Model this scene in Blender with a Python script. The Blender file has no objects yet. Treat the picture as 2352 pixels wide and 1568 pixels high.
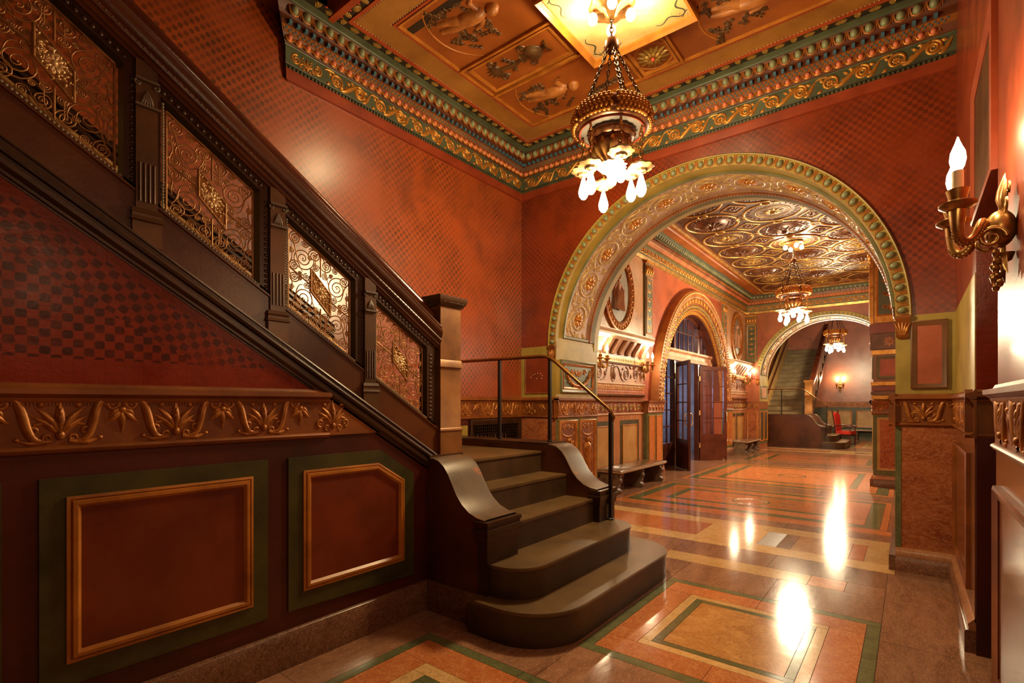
import bpy, math, random
from mathutils import Vector
random.seed(7)
pi, sin, cos, R = math.pi, math.sin, math.cos, math.radians
S = bpy.context.scene
COL = S.collection

# ------------------------------------------------------------------ camera, light, exposure
cam_d = bpy.data.cameras.new('camera'); cam = bpy.data.objects.new('camera', cam_d); COL.objects.link(cam)
cam_d.sensor_width = 36.0; cam_d.lens = 1157.6/2352*36; cam_d.shift_y = 141/2352; cam_d.clip_start = 0.03
cam.location = (0, 0, 1.6); cam.rotation_euler = (R(90), 0, math.atan2(914, 1157.6))
S.camera = cam
w = bpy.data.worlds.new('world'); S.world = w; w.use_nodes = True
w.node_tree.nodes['Background'].inputs[0].default_value = (0.45, 0.52, 0.75, 1)
w.node_tree.nodes['Background'].inputs[1].default_value = 0.02
S.view_settings.view_transform = 'Standard'; S.view_settings.look = 'None'
S.view_settings.gamma = 1.0; S.view_settings.use_curve_mapping = False
S.view_settings.exposure = 0.0
WARM = (1.0, 0.775, 0.42); WARM2 = (1.0, 0.82, 0.52)
def lamp(name, loc, power, rad=0.08, col=WARM, parent=None):
    l = bpy.data.lights.new(name, 'POINT'); l.energy = power; l.color = col; l.shadow_soft_size = rad
    o = bpy.data.objects.new(name, l); COL.objects.link(o); o.location = loc
    if parent: o.parent = parent
    return o

# ------------------------------------------------------------------ materials
def srgb(r, g, b):
    f = lambda c: (c/255/12.92) if c/255 <= .04045 else ((c/255+.055)/1.055)**2.4
    return (f(r), f(g), f(b), 1)
MATS = {}
class NT:
    def __init__(s, name):
        s.m = bpy.data.materials.new(name); s.m.use_nodes = True; s.t = s.m.node_tree; s.n = s.t.nodes
        s.b = s.n['Principled BSDF']; MATS[name] = s.m
    def new(s, typ, **kw):
        x = s.n.new(typ)
        for k, v in kw.items(): setattr(x, k, v)
        return x
    def link(s, a, b): s.t.links.new(a, b)
    def math(s, op, a, b=None, c=None):
        x = s.new('ShaderNodeMath', operation=op)
        for i, v in enumerate((a, b, c)):
            if v is None: continue
            if isinstance(v, (int, float)): x.inputs[i].default_value = v
            else: s.link(v, x.inputs[i])
        return x.outputs[0]
    def coord(s, scale=(1, 1, 1), rot=(0, 0, 0)):
        c = s.new('ShaderNodeTexCoord'); mp = s.new('ShaderNodeMapping')
        mp.inputs['Scale'].default_value = scale; mp.inputs['Rotation'].default_value = rot
        s.link(c.outputs['Object'], mp.inputs[0]); return mp.outputs[0]
    def noise(s, vec, scale, detail=4, rough=.55, dist=0):
        x = s.new('ShaderNodeTexNoise'); s.link(vec, x.inputs['Vector'])
        x.inputs['Scale'].default_value = scale; x.inputs['Detail'].default_value = detail
        x.inputs['Roughness'].default_value = rough; x.inputs['Distortion'].default_value = dist
        return x.outputs['Fac']
    def ramp(s, fac, stops):
        x = s.new('ShaderNodeValToRGB'); s.link(fac, x.inputs[0]); e = x.color_ramp.elements
        while len(e) < len(stops): e.new(0.5)
        for el, (p, c) in zip(e, stops): el.position = p; el.color = c
        return x.outputs[0]
    def mix(s, fac, a, b, mode='MIX'):
        x = s.new('ShaderNodeMix', data_type='RGBA', blend_type=mode)
        for sock, v in ((x.inputs[0], fac), (x.inputs[6], a), (x.inputs[7], b)):
            if isinstance(v, (int, float)): sock.default_value = v
            elif isinstance(v, tuple): sock.default_value = v
            else: s.link(v, sock)
        return x.outputs[2]
    def bump(s, h, strength=.3, dist=.01):
        x = s.new('ShaderNodeBump'); x.inputs['Strength'].default_value = strength; x.inputs['Distance'].default_value = dist
        s.link(h, x.inputs['Height']); s.link(x.outputs[0], s.b.inputs['Normal'])
    def base(s, c):
        if isinstance(c, tuple): s.b.inputs['Base Color'].default_value = c
        else: s.link(c, s.b.inputs['Base Color'])
    def props(s, rough=.5, metal=0, coat=0, spec=.5):
        s.b.inputs['Roughness'].default_value = rough; s.b.inputs['Metallic'].default_value = metal
        s.b.inputs['Coat Weight'].default_value = coat; s.b.inputs['Coat Roughness'].default_value = .12
        s.b.inputs['Specular IOR Level'].default_value = spec
        return s.m
def dk(c, k): return (c[0]*k, c[1]*k, c[2]*k, 1)

def M_paint(name, c, c2=None, rough=.45, metal=0, scale=3, bump=.15, coat=0, fine=60):
    t = NT(name); v = t.coord(); n = t.noise(v, scale, 6, .6)
    t.base(t.ramp(n, [(.3, c2 or dk(c, .62)), (.62, c)]))
    t.bump(t.noise(v, fine, 3), bump, .004)
    return t.props(rough, metal, coat)
def M_marble(name, c, c2, vein, rough=.13, scale=5, vw=.03, speck=0, aniso=(1, 1, 1), rot=0):
    t = NT(name); v = t.coord(aniso, (0, 0, rot))
    n = t.noise(v, scale, 8, .62, 1.2); n2 = t.noise(v, scale*2.3, 10, .7, 2.0)
    base = t.ramp(n, [(.28, c2), (.66, c)])
    ve = t.math('ABSOLUTE', t.math('SUBTRACT', n2, .5))
    vf = t.ramp(ve, [(0, (1, 1, 1, 1)), (vw, (0, 0, 0, 1))])
    col = t.mix(t.math('MULTIPLY', vf, .75), base, vein)
    if speck:
        sp = t.noise(v, scale*9, 6, .75)
        col = t.mix(t.ramp(sp, [(.54, (0, 0, 0, 1)), (.66, (speck, speck, speck, 1))]), col, srgb(200, 150, 115))
    oi = t.new('ShaderNodeObjectInfo')
    hs = t.new('ShaderNodeHueSaturation'); t.link(col, hs.inputs['Color'])
    t.link(t.math('MULTIPLY_ADD', oi.outputs['Random'], .26, .86), hs.inputs['Value'])
    t.base(hs.outputs[0])
    t.bump(t.noise(v, 9, 2), .05, .01)
    return t.props(rough, 0, 0.0, .45)
def M_check(name, axis, c, cd, size=.0565, rough=.36, amount=.8, seed=0, cut=(.36, .6), lines=True, rnd=.006, slope=None, coat=.0, relief=.22, spec=.4, ior=1.5):
    """lacquered wall, stencilled dark squares in a chequer that fade in and out"""
    t = NT(name); tc = t.new('ShaderNodeTexCoord'); sx = t.new('ShaderNodeSeparateXYZ'); t.link(tc.outputs['Object'], sx.inputs[0])
    U = sx.outputs[axis]; Vv = sx.outputs[2]
    v = tc.outputs['Object']
    def tri(o):
        f = t.math('FRACT', t.math('DIVIDE', t.math('ADD', o, 50.0), size*2))
        return t.math('SUBTRACT', t.math('ABSOLUTE', t.math('SUBTRACT', f, .5)), .25)
    def checker(u_, v_):
        ta, tb = tri(u_), tri(v_)
        return t.ramp(t.math('MULTIPLY', ta, tb), [(rnd*.6, (0, 0, 0, 1)), (rnd*1.5, (1, 1, 1, 1))]), t.math('MINIMUM', t.math('ABSOLUTE', ta), t.math('ABSOLUTE', tb))
    chk, la = checker(U, Vv)
    if slope:                                   # a strip of squares turned to follow the stair string
        k, c0, c1 = slope; ca, sa = 1/math.hypot(1, k), k/math.hypot(1, k)
        u2 = t.math('SUBTRACT', t.math('MULTIPLY', U, ca), t.math('MULTIPLY', Vv, sa)); v2 = t.math('ADD', t.math('MULTIPLY', U, sa), t.math('MULTIPLY', Vv, ca))
        chk2, la2 = checker(u2, v2)
        hgt = t.math('ADD', Vv, t.math('MULTIPLY', U, k)); sel = t.math('GREATER_THAN', hgt, c0)
        chk = t.mix(sel, chk, chk2); la = t.math('ADD', t.math('MULTIPLY', la, t.math('SUBTRACT', 1.0, sel)), t.math('MULTIPLY', la2, sel))
        edge = t.math('LESS_THAN', hgt, c1); low = t.math('GREATER_THAN', Vv, 1.80); chk = t.math('MULTIPLY', t.math('MULTIPLY', chk, edge), low)
    big = t.noise(v, 1.15+seed*.1, 3, .6); mid = t.noise(v, 14, 2, .5)
    mask = t.ramp(big, [(cut[0], (.12, .12, .12, 1)), (cut[1], (1, 1, 1, 1))])
    mm = t.math('MULTIPLY', t.math('MULTIPLY', chk, mask), t.math('MULTIPLY_ADD', mid, .9, .35))
    mm = t.math('MULTIPLY', mm, amount)
    dirt = t.noise(v, 2.2, 6, .65)
    col = t.ramp(dirt, [(.3, dk(c, .6)), (.52, c), (.8, dk(c, 1.15))])
    col = t.mix(mm, col, cd)
    if lines:
        lf = t.ramp(la, [(0, (.4, .4, .4, 1)), (.018, (0, 0, 0, 1))])
        col = t.mix(lf, col, dk(cd, .8))
    t.base(col)
    h = t.math('ADD', t.noise(v, 7, 5, .6), t.math('MULTIPLY', t.noise(v, 80, 3, .6), .25))
    t.bump(h, relief, .02)
    rr = t.ramp(t.noise(v, 5, 5, .7), [(.3, (rough*.85,)*3+(1,)), (.7, (rough*1.35,)*3+(1,))])
    m = t.props(rough, 0, coat, spec); t.b.inputs['Coat Roughness'].default_value = .27; t.b.inputs['Coat IOR'].default_value = ior; t.link(rr, t.b.inputs['Roughness'])
    return m
def M_worn(name, c, c2, rust):
    t = NT(name); v = t.coord(); n = t.noise(v, 3, 6, .6)
    col = t.ramp(n, [(.3, c2), (.62, c)])
    wear = t.math('MULTIPLY', t.ramp(t.noise(v, 4.5, 4, .6), [(.58, (0, 0, 0, 1)), (.66, (1, 1, 1, 1))]), t.ramp(t.noise(t.coord((3, 1, 1)), 22, 6, .75), [(.40, (0, 0, 0, 1)), (.56, (.85, .85, .85, 1))]))
    t.base(t.mix(wear, col, rust)); t.bump(t.noise(v, 40, 3), .15, .004); return t.props(.42, .1)
def M_glow(name, col, strength):
    t = NT(name); t.base((1, .9, .7, 1)); t.b.inputs['Emission Color'].default_value = col+(1,)
    t.b.inputs['Emission Strength'].default_value = strength; return t.props(.4)
def M_glass(name, tint=(.9, .93, 1), rough=.05, alpha=.25):
    t = NT(name); g = t.new('ShaderNodeBsdfGlossy'); g.inputs['Roughness'].default_value = rough; g.inputs['Color'].default_value = tint+(1,)
    tr = t.new('ShaderNodeBsdfTransparent'); tr.inputs['Color'].default_value = tint+(1,)
    mx = t.new('ShaderNodeMixShader'); mx.inputs[0].default_value = alpha
    t.link(tr.outputs[0], mx.inputs[1]); t.link(g.outputs[0], mx.inputs[2]); t.link(mx.outputs[0], t.n['Material Output'].inputs[0]); return t.m

M_worn('scroll_cap', srgb(104, 80, 58), srgb(74, 54, 38), srgb(158, 82, 30))
RED, REDD = srgb(156, 66, 18), srgb(78, 38, 11)
M_check('red_wall_x', 1, RED, REDD, size=.041, amount=1.0, rnd=.005, relief=.10, coat=1.0, ior=1.75)
M_check('red_wall_y', 0, srgb(134, 50, 15), srgb(66, 22, 9), size=.039, amount=.75, seed=2, rnd=.0016, relief=.2, coat=.3)
M_check('red_stair_side', 1, srgb(138, 44, 13), srgb(70, 20, 8), size=.038, rough=.3, amount=1.1, seed=4, cut=(.26, .42), rnd=.0012, slope=(.62, 2.46, 2.69), relief=.14, coat=.0, spec=.22)
M_check('mosaic', 1, srgb(188, 134, 92), srgb(214, 180, 122), size=.03, rough=.3, amount=.75, lines=False, cut=(.3, .5))
M_check('mosaic_y', 0, srgb(150, 80, 52), srgb(190, 146, 88), size=.03, rough=.3, amount=.6, lines=False, cut=(.4, .7))
M_check('red_corridor', 1, srgb(176, 90, 56), srgb(140, 62, 38), size=.03, rough=.35, amount=.6)
M_check('red_far', 0, srgb(166, 88, 54), srgb(130, 60, 36), size=.05, rough=.4, amount=.5, seed=5, coat=.8, relief=.3)
M_paint('red_fascia', srgb(152, 62, 30), srgb(122, 44, 20), .4)
M_paint('red_plain', srgb(142, 58, 28), srgb(100, 36, 16), .32, coat=.1)
M_paint('lacquer_brown', srgb(128, 74, 34), srgb(98, 52, 22), .22, scale=1.5, coat=.4)
M_paint('pink_paint', srgb(178, 92, 62), srgb(150, 72, 46), .5, fine=120, bump=.3)
M_paint('olive', srgb(172, 146, 66), srgb(142, 118, 46), .5, bump=.2)
M_paint('olive_dark', srgb(120, 112, 70), srgb(90, 84, 50), .45)
M_paint('dark_red_wood', srgb(84, 28, 14), srgb(54, 16, 8), .4, scale=2)
M_paint('green_frame', srgb(74, 68, 26), srgb(44, 42, 16), .42, scale=4)
M_paint('gold_frame', srgb(190, 118, 42), srgb(146, 84, 26), .36, scale=5)
M_paint('panel_orange', srgb(124, 50, 18), srgb(92, 34, 12), .38, scale=2.5)
M_paint('panel_gold', srgb(194, 150, 88), srgb(168, 120, 60), .4, scale=2.5)
M_paint('frieze_ground', srgb(150, 84, 32), srgb(104, 52, 18), .45, metal=.15)
M_paint('frieze_gilt', srgb(186, 118, 50), srgb(122, 66, 24), .36, metal=.4, scale=14)
M_paint('bronze', srgb(106, 68, 38), srgb(66, 46, 30), .34, metal=.2, scale=2.6)
M_paint('bronze_worn', srgb(100, 78, 58), srgb(72, 52, 38), .45, metal=.1, scale=3)
M_paint('newel_brass', srgb(158, 104, 52), srgb(112, 68, 34), .38, metal=.3, scale=3)
M_paint('bronze_dark', srgb(72, 44, 26), srgb(44, 24, 14), .34, metal=.2)
M_paint('rail_brown', srgb(96, 44, 24), srgb(64, 26, 14), .22, coat=.3)
M_paint('stair_side', srgb(100, 54, 26), srgb(60, 28, 14), .32, scale=1.8)
M_paint('tread', srgb(108, 80, 46), srgb(80, 58, 32), .36, scale=3, coat=.08)
M_paint('riser_brightened', srgb(128, 108, 72), srgb(100, 82, 54), .7, scale=3)  # far flight risers, lightened in the colour to offset the shade on them
M_paint('riser', srgb(78, 56, 34), srgb(52, 34, 20), .4, scale=3)
M_paint('gilt_iron', srgb(182, 130, 76), srgb(130, 86, 44), .34, metal=.5, scale=9)
M_paint('gilt_bright', srgb(240, 204, 150), srgb(190, 138, 78), .3, metal=.45, scale=20)
M_paint('gold_leaf', srgb(214, 150, 66), srgb(166, 100, 34), .34, metal=.55, scale=12)
M_paint('cornice_green', srgb(92, 98, 72), srgb(66, 72, 50), .42, metal=.1)
M_paint('cornice_dark', srgb(66, 62, 40), srgb(44, 40, 26), .5)
M_paint('egg_green', srgb(138, 142, 104), srgb(104, 110, 76), .35)
M_paint('egg_pink', srgb(222, 126, 86), srgb(194, 98, 64), .38)
M_paint('blue_tile', srgb(78, 116, 132), srgb(54, 86, 104), .45)
M_paint('cornice_orange', srgb(176, 108, 48), srgb(140, 76, 28), .42, metal=.2)
M_paint('cornice_recess', srgb(112, 56, 26), srgb(80, 36, 16), .5)
M_paint('leaf_ground', srgb(48, 40, 26), srgb(34, 28, 18), .5)
M_paint('leaf_gold', srgb(178, 140, 66), srgb(120, 88, 36), .4, metal=.3)
M_paint('flower_red', srgb(214, 84, 56), srgb(180, 60, 40), .5)
M_paint('ceil_brown', srgb(168, 92, 34), srgb(132, 66, 20), .42, scale=1.6)
M_paint('ceil_tan', srgb(172, 118, 50), srgb(142, 92, 34), .45)
M_paint('ceil_red', srgb(178, 80, 34), srgb(150, 58, 22), .45)
M_paint('ceil_center', srgb(226, 196, 132), srgb(204, 166, 96), .45)
M_paint('ceil_figure', srgb(190, 120, 56), srgb(140, 80, 34), .4, scale=10)
M_paint('ceil_dark_leaf', srgb(112, 78, 42), srgb(64, 42, 22), .36, metal=.25, scale=10)
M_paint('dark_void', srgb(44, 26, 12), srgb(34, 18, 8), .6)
M_paint('soffit_ground', srgb(190, 156, 130), srgb(156, 118, 92), .5, bump=.8, fine=45)
M_paint('soffit_gold', srgb(198, 166, 104), srgb(160, 120, 66), .42, metal=.2, scale=14)
M_paint('soffit_brown', srgb(146, 88, 42), srgb(110, 62, 28), .4)
M_paint('stucco_pink', srgb(194, 146, 112), srgb(158, 104, 74), .45, bump=.6, fine=40)
M_paint('stucco_cream', srgb(214, 184, 146), srgb(188, 148, 106), .45)
M_paint('stucco_brown', srgb(124, 80, 48), srgb(88, 52, 30), .45)
M_paint('medallion_ground', srgb(150, 140, 116), srgb(120, 106, 84), .5)
M_paint('coffer_dark', srgb(92, 52, 24), srgb(52, 28, 14), .4, metal=.3, scale=12, bump=.6, fine=40)
M_paint('coffer_gold', srgb(206, 164, 88), srgb(150, 104, 48), .34, metal=.5, scale=8)
M_paint('coffer_brown', srgb(116, 70, 36), srgb(76, 42, 22), .36, metal=.3, scale=8)
M_paint('door_wood', srgb(84, 40, 26), srgb(54, 22, 14), .3, coat=.2)
M_paint('bench_top', srgb(132, 98, 72), srgb(96, 68, 48), .22, scale=4, coat=.3)
M_paint('bench_stone', srgb(120, 92, 66), srgb(76, 54, 38), .5, scale=12, bump=.7, fine=50)
M_paint('lamp_bronze', srgb(128, 78, 46), srgb(78, 44, 26), .3, metal=.6, scale=14)
M_paint('sconce_gold', srgb(196, 148, 84), srgb(132, 86, 44), .3, metal=.75, scale=16)
M_paint('crystal', srgb(168, 136, 90), srgb(136, 104, 64), .3)
M_paint('silver_grey', srgb(132, 124, 116), srgb(104, 94, 86), .35, metal=.3)
M_paint('candle_white', srgb(240, 220, 180), srgb(228, 200, 156), .5)
M_paint('chain_metal', srgb(110, 84, 60), srgb(70, 50, 34), .3, metal=.8)
M_paint('iron_black', srgb(40, 26, 18), srgb(24, 16, 12), .4, metal=.4)
M_paint('brass_rail', srgb(150, 100, 50), srgb(100, 62, 30), .26, metal=.7)
M_paint('chair_red', srgb(190, 40, 24), srgb(150, 26, 16), .5)
M_paint('lobby_wall', srgb(120, 118, 124), srgb(90, 84, 90), .6)
M_paint('hardware', srgb(220, 200, 150), srgb(190, 160, 110), .25, metal=.8)
M_paint('grout', srgb(100, 70, 46), srgb(80, 54, 36), .5)
M_marble('mb_orange', srgb(216, 144, 90), srgb(200, 112, 60), srgb(156, 70, 36), scale=9, vw=.05)
M_marble('mb_green', srgb(112, 112, 76), srgb(84, 88, 56), srgb(132, 128, 84), scale=5)
M_marble('mb_tan', srgb(228, 188, 130), srgb(212, 164, 102), srgb(158, 92, 48), scale=4, vw=.018)
M_marble('mb_gold', srgb(208, 154, 92), srgb(176, 114, 58), srgb(110, 62, 30), scale=4, vw=.02)
M_marble('mb_brown', srgb(158, 114, 86), srgb(116, 78, 56), srgb(172, 116, 86), scale=5, vw=.03, speck=.8, aniso=(2.0, .55, 1), rot=.6)
M_marble('mb_rosso', srgb(168, 92, 52), srgb(116, 50, 26), srgb(196, 134, 88), rough=.24, scale=3.2, vw=.035, aniso=(1, 1, 2.0))
M_marble('mb_plinth', srgb(120, 78, 54), srgb(88, 54, 38), srgb(160, 116, 88), rough=.25, scale=8, speck=.4)
M_marble('mb_pink', srgb(192, 140, 102), srgb(172, 114, 76), srgb(140, 76, 46), rough=.2, scale=6, vw=.02, aniso=(1, 1, .35))
M_glow('bulb', (1, .82, .55), 16)
M_glow('glow_crystal', (1, .78, .45), 1.3)
M_glow('daylight_pane', (.62, .72, 1), 1.6)
M_glass('window_glass', (.9, .93, 1), .04, .10); M_glass('lamp_glass', (1, .9, .75), .1, .35)
# ------------------------------------------------------------------ mesh helpers
def LOC(u, v, w): return (u, -w, v)                     # ornament frame: u right, v up, w out of the wall
class MB:
    def __init__(s): s.v = []; s.f = []
    def add(s, vs, fs):
        o = len(s.v); s.v += vs; s.f += [tuple(i+o for i in f) for f in fs]
    def box(s, x0, x1, y0, y1, z0, z1, m=None):
        vs = [(x, y, z) for z in (z0, z1) for y in (y0, y1) for x in (x0, x1)]
        if m: vs = [m(*p) for p in vs]
        s.add(vs, [(0, 2, 3, 1), (4, 5, 7, 6), (0, 1, 5, 4), (2, 6, 7, 3), (0, 4, 6, 2), (1, 3, 7, 5)]); return s
    def prism(s, pts, a, b, m):
        """polygon pts (p,q) swept from a to b; m(p,q,t)->xyz"""
        n = len(pts)
        s.add([m(p, q, a) for p, q in pts]+[m(p, q, b) for p, q in pts],
              [tuple(range(n)), tuple(range(2*n-1, n-1, -1))]+[(i, (i+1) % n, n+(i+1) % n, n+i) for i in range(n)]); return s
    def sweep(s, prof, path, m, closed=False):
        """open profile [(d,z)] along stations; m(station,d,z)->xyz"""
        k = len(prof); n = len(path)
        vs = [m(t, d, z) for t in path for d, z in prof]
        fs = [(i*k+j, i*k+j+1, ((i+1) % n)*k+j+1, ((i+1) % n)*k+j) for i in range(n if closed else n-1) for j in range(k-1)]
        s.add(vs, fs); return s
    def tube(s, pts, r, k=6, cap=True, closed=False):
        pts = [Vector(p) for p in pts]; n = len(pts)
        rr = r if isinstance(r, (list, tuple)) else [r]*n
        if len(rr) != n: rr = [interp(list(rr), i/(n-1)) for i in range(n)]
        up = None; vs = []
        for i, p in enumerate(pts):
            if closed: t = pts[(i+1) % n]-pts[i-1]
            else: t = pts[min(i+1, n-1)]-pts[max(i-1, 0)]
            t = t.normalized() if t.length > 1e-9 else Vector((0, 0, 1))
            if up is None:
                up = Vector((0, 0, 1)) if abs(t.z) < .9 else Vector((1, 0, 0))
            a = (up-t*up.dot(t)); a = a.normalized() if a.length > 1e-6 else t.orthogonal().normalized()
            up = a; b = t.cross(a)
            vs += [tuple(p+(a*cos(2*pi*j/k)+b*sin(2*pi*j/k))*rr[i]) for j in range(k)]
        fs = [(i*k+j, i*k+(j+1) % k, ((i+1) % n)*k+(j+1) % k, ((i+1) % n)*k+j) for i in range(n if closed else n-1) for j in range(k)]
        if cap and not closed: fs += [tuple(range(k)), tuple(range((n-1)*k+k-1, (n-1)*k-1, -1))]
        s.add(vs, fs); return s
    def lathe(s, prof, k=24, c=(0, 0, 0), cap=True, lobes=0, lamp=0):
        vs = []
        for r, z in prof:
            for j in range(k):
                a = 2*pi*j/k; q = r*(1+lamp*abs(sin(lobes*a/2))) if lobes else r
                vs.append((c[0]+q*cos(a), c[1]+q*sin(a), c[2]+z))
        n = len(prof)
        fs = [(i*k+j, i*k+(j+1) % k, (i+1)*k+(j+1) % k, (i+1)*k+j) for i in range(n-1) for j in range(k)]
        if cap: fs += [tuple(range(k)), tuple(range((n-1)*k+k-1, (n-1)*k-1, -1))]
        s.add(vs, fs); return s
    def stroke(s, pts, r, m=LOC, flat=.75, k=5, w0=0):
        """half-round relief stroke along 2D pts"""
        n = len(pts); rr = r if isinstance(r, (list, tuple)) else [r]*n
        if len(rr) != n: rr = [interp(rr, i/(n-1)) for i in range(n)]
        vs = []
        for i, (u, v) in enumerate(pts):
            a = pts[max(i-1, 0)]; b = pts[min(i+1, n-1)]
            tu, tv = b[0]-a[0], b[1]-a[1]; L = math.hypot(tu, tv) or 1
            nu, nv = -tv/L, tu/L
            for j in range(k):
                q = pi*j/(k-1)
                vs.append(m(u+nu*rr[i]*cos(q), v+nv*rr[i]*cos(q), w0+rr[i]*flat*sin(q)))
        s.add(vs, [(i*k+j, i*k+j+1, (i+1)*k+j+1, (i+1)*k+j) for i in range(n-1) for j in range(k-1)]); return s
    def dome(s, u, v, ru, rv, h, m=LOC, k=10, n=4, w0=0):
        vs = [m(u, v, w0+h)]
        for i in range(1, n+1):
            a = pi/2*i/n
            vs += [m(u+ru*sin(a)*cos(2*pi*j/k), v+rv*sin(a)*sin(2*pi*j/k), w0+h*cos(a)) for j in range(k)]
        fs = [(0, 1+j, 1+(j+1) % k) for j in range(k)]
        fs += [(1+(i-1)*k+j, 1+i*k+j, 1+i*k+(j+1) % k, 1+(i-1)*k+(j+1) % k) for i in range(1, n) for j in range(k)]
        s.add(vs, fs); return s
    def ell(s, c, r, k=12, n=8, m=None):
        vs = [(c[0], c[1], c[2]+r[2])]
        for i in range(1, n):
            a = pi*i/n
            vs += [(c[0]+r[0]*sin(a)*cos(2*pi*j/k), c[1]+r[1]*sin(a)*sin(2*pi*j/k), c[2]+r[2]*cos(a)) for j in range(k)]
        vs.append((c[0], c[1], c[2]-r[2])); e = len(vs)-1
        fs = [(0, 1+j, 1+(j+1) % k) for j in range(k)]+[(e, e-k+(j+1) % k, e-k+j) for j in range(k)]
        fs += [(1+i*k+j, 1+(i+1)*k+j, 1+(i+1)*k+(j+1) % k, 1+i*k+(j+1) % k) for i in range(n-2) for j in range(k)]
        if m: vs = [m(*p) for p in vs]
        s.add(vs, fs); return s
    def leaf(s, u, v, ang, L, wd, m=LOC, h=.6, bend=0, w0=0):
        pts = []; a = ang; x, y = u, v
        for i in range(6):
            pts.append((x, y)); x += L/5*cos(a); y += L/5*sin(a); a += bend/5
        s.stroke(pts, [wd*.25, wd*.7, wd, wd*.85, wd*.5, wd*.06], m, h, 5, w0); return s
    def rosette(s, u, v, rad, n=8, m=LOC, w0=0, a0=0):
        for i in range(n):
            s.leaf(u+rad*.15*cos(a0+2*pi*i/n), v+rad*.15*sin(a0+2*pi*i/n), a0+2*pi*i/n, rad*.85, rad*.30*6/max(n, 6)*1.15, m, .55, 0, w0)
        s.dome(u, v, rad*.22, rad*.22, rad*.3, m, 8, 3, w0); return s
    def ring(s, u, v, ru, rv, r, m=LOC, n=28, flat=.8, w0=0):
        pts = [(u+ru*cos(2*pi*i/n), v+rv*sin(2*pi*i/n)) for i in range(n)]; pts += pts[:2]
        s.stroke(pts, r, m, flat, 5, w0); return s
    def mesh(s, name, mat, sharp=50):
        me = bpy.data.meshes.new(name); me.from_pydata(s.v, [], s.f); me.update()
        if mat: me.materials.append(MATS[mat])
        me.shade_smooth()
        try: me.set_sharp_from_angle(angle=R(sharp))
        except Exception: pass
        return me
    def build(s, name, mat, parent=None, off=True, sharp=50):
        if parent is not None and off:
            ox, oy, oz = wloc(parent); s.v = [(x-ox, y-oy, z-oz) for x, y, z in s.v]
        o = bpy.data.objects.new(name, s.mesh(name, mat, sharp)); COL.objects.link(o)
        if parent is not None: o.parent = parent
        return o
def interp(a, t):
    x = t*(len(a)-1); i = min(int(x), len(a)-2); return a[i]+(a[i+1]-a[i])*(x-i)
def wloc(o):
    p = Vector((0, 0, 0))
    while o is not None: p += o.location; o = o.parent
    return p
def spiral(cu, cv, r0, r1, a0, turns, n=None):
    n = n or max(8, int(abs(turns)*18))
    return [(cu+(r0+(r1-r0)*(i/n)**.8)*cos(a0+turns*2*pi*i/n), cv+(r0+(r1-r0)*(i/n)**.8)*sin(a0+turns*2*pi*i/n)) for i in range(n+1)]
def bez(p0, p1, p2, p3, n=10):
    return [tuple((1-t)**3*a+3*(1-t)**2*t*b+3*(1-t)*t*t*c+t**3*d for a, b, c, d in zip(p0, p1, p2, p3)) for t in [i/n for i in range(n+1)]]
def arc(c, r, a0, a1, n): return [(c[0]+r*cos(a0+(a1-a0)*i/n), c[1]+r*sin(a0+(a1-a0)*i/n)) for i in range(n+1)]
def tag(o, label, cat, group=None, kind=None):
    o['label'] = label; o['category'] = cat
    if group: o['group'] = group
    if kind: o['kind'] = kind
    return o
def empty(name, loc=(0, 0, 0), rz=0, parent=None):
    o = bpy.data.objects.new(name, None); COL.objects.link(o); o.location = loc; o.rotation_euler = (0, 0, rz)
    o.empty_display_size = .1
    if parent is not None: o.parent = parent
    return o
def inst(name, me, parent, loc, rz=0, sc=None, ry=0):
    """place a shared mesh as an object of its own, in world coordinates of an unrotated parent"""
    o = bpy.data.objects.new(name, me); COL.objects.link(o)
    o.parent = parent; o.location = Vector(loc)-(wloc(parent) if parent is not None else Vector((0, 0, 0)))
    o.rotation_euler = (0, ry, rz)
    if sc: o.scale = sc
    return o
def copy_tree(o, parent=None):
    c = o.copy(); COL.objects.link(c); c.parent = parent
    for ch in list(o.children): copy_tree(ch, c)
    return c
def box(name, mat, x0, x1, y0, y1, z0, z1, parent=None): return MB().box(x0, x1, y0, y1, z0, z1).build(name, mat, parent)
RX, RY, RNX = R(90), 0.0, R(-90)        # rotations: wall facing +x, facing -y, facing -x
def mapx(x0, sg=1): return lambda u, v, w: (x0+sg*w, u, v)
def mapy(y0, sg=-1): return lambda u, v, w: (u, y0+sg*w, v)
def frame(mb, u0, u1, v0, v1, wd, h, m, prof=None):
    """mitred picture-frame moulding, outer rect u0..u1 v0..v1"""
    prof = prof or [(0, 0), (0, h*.8), (wd*.25, h), (wd*.6, h*.7), (wd, h*.45), (wd, 0)]
    rects = [(u0+d, u1-d, v0+d, v1-d, w) for d, w in prof]
    for (a, b) in zip(rects, rects[1:]):
        A = [(a[0], a[2]), (a[1], a[2]), (a[1], a[3]), (a[0], a[3])]; B = [(b[0], b[2]), (b[1], b[2]), (b[1], b[3]), (b[0], b[3])]
        o = [m(*p, a[4]) for p in A]+[m(*p, b[4]) for p in B]
        mb.add(o, [(i, (i+1) % 4, 4+(i+1) % 4, 4+i) for i in range(4)])
    return mb
def slab(mb, u0, u1, v0, v1, w0, w1, m):
    mb.add([m(u, v, w_) for w_ in (w0, w1) for v in (v0, v1) for u in (u0, u1)],
           [(0, 2, 3, 1), (4, 5, 7, 6), (0, 1, 5, 4), (2, 6, 7, 3), (0, 4, 6, 2), (1, 3, 7, 5)]); return mb

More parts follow.
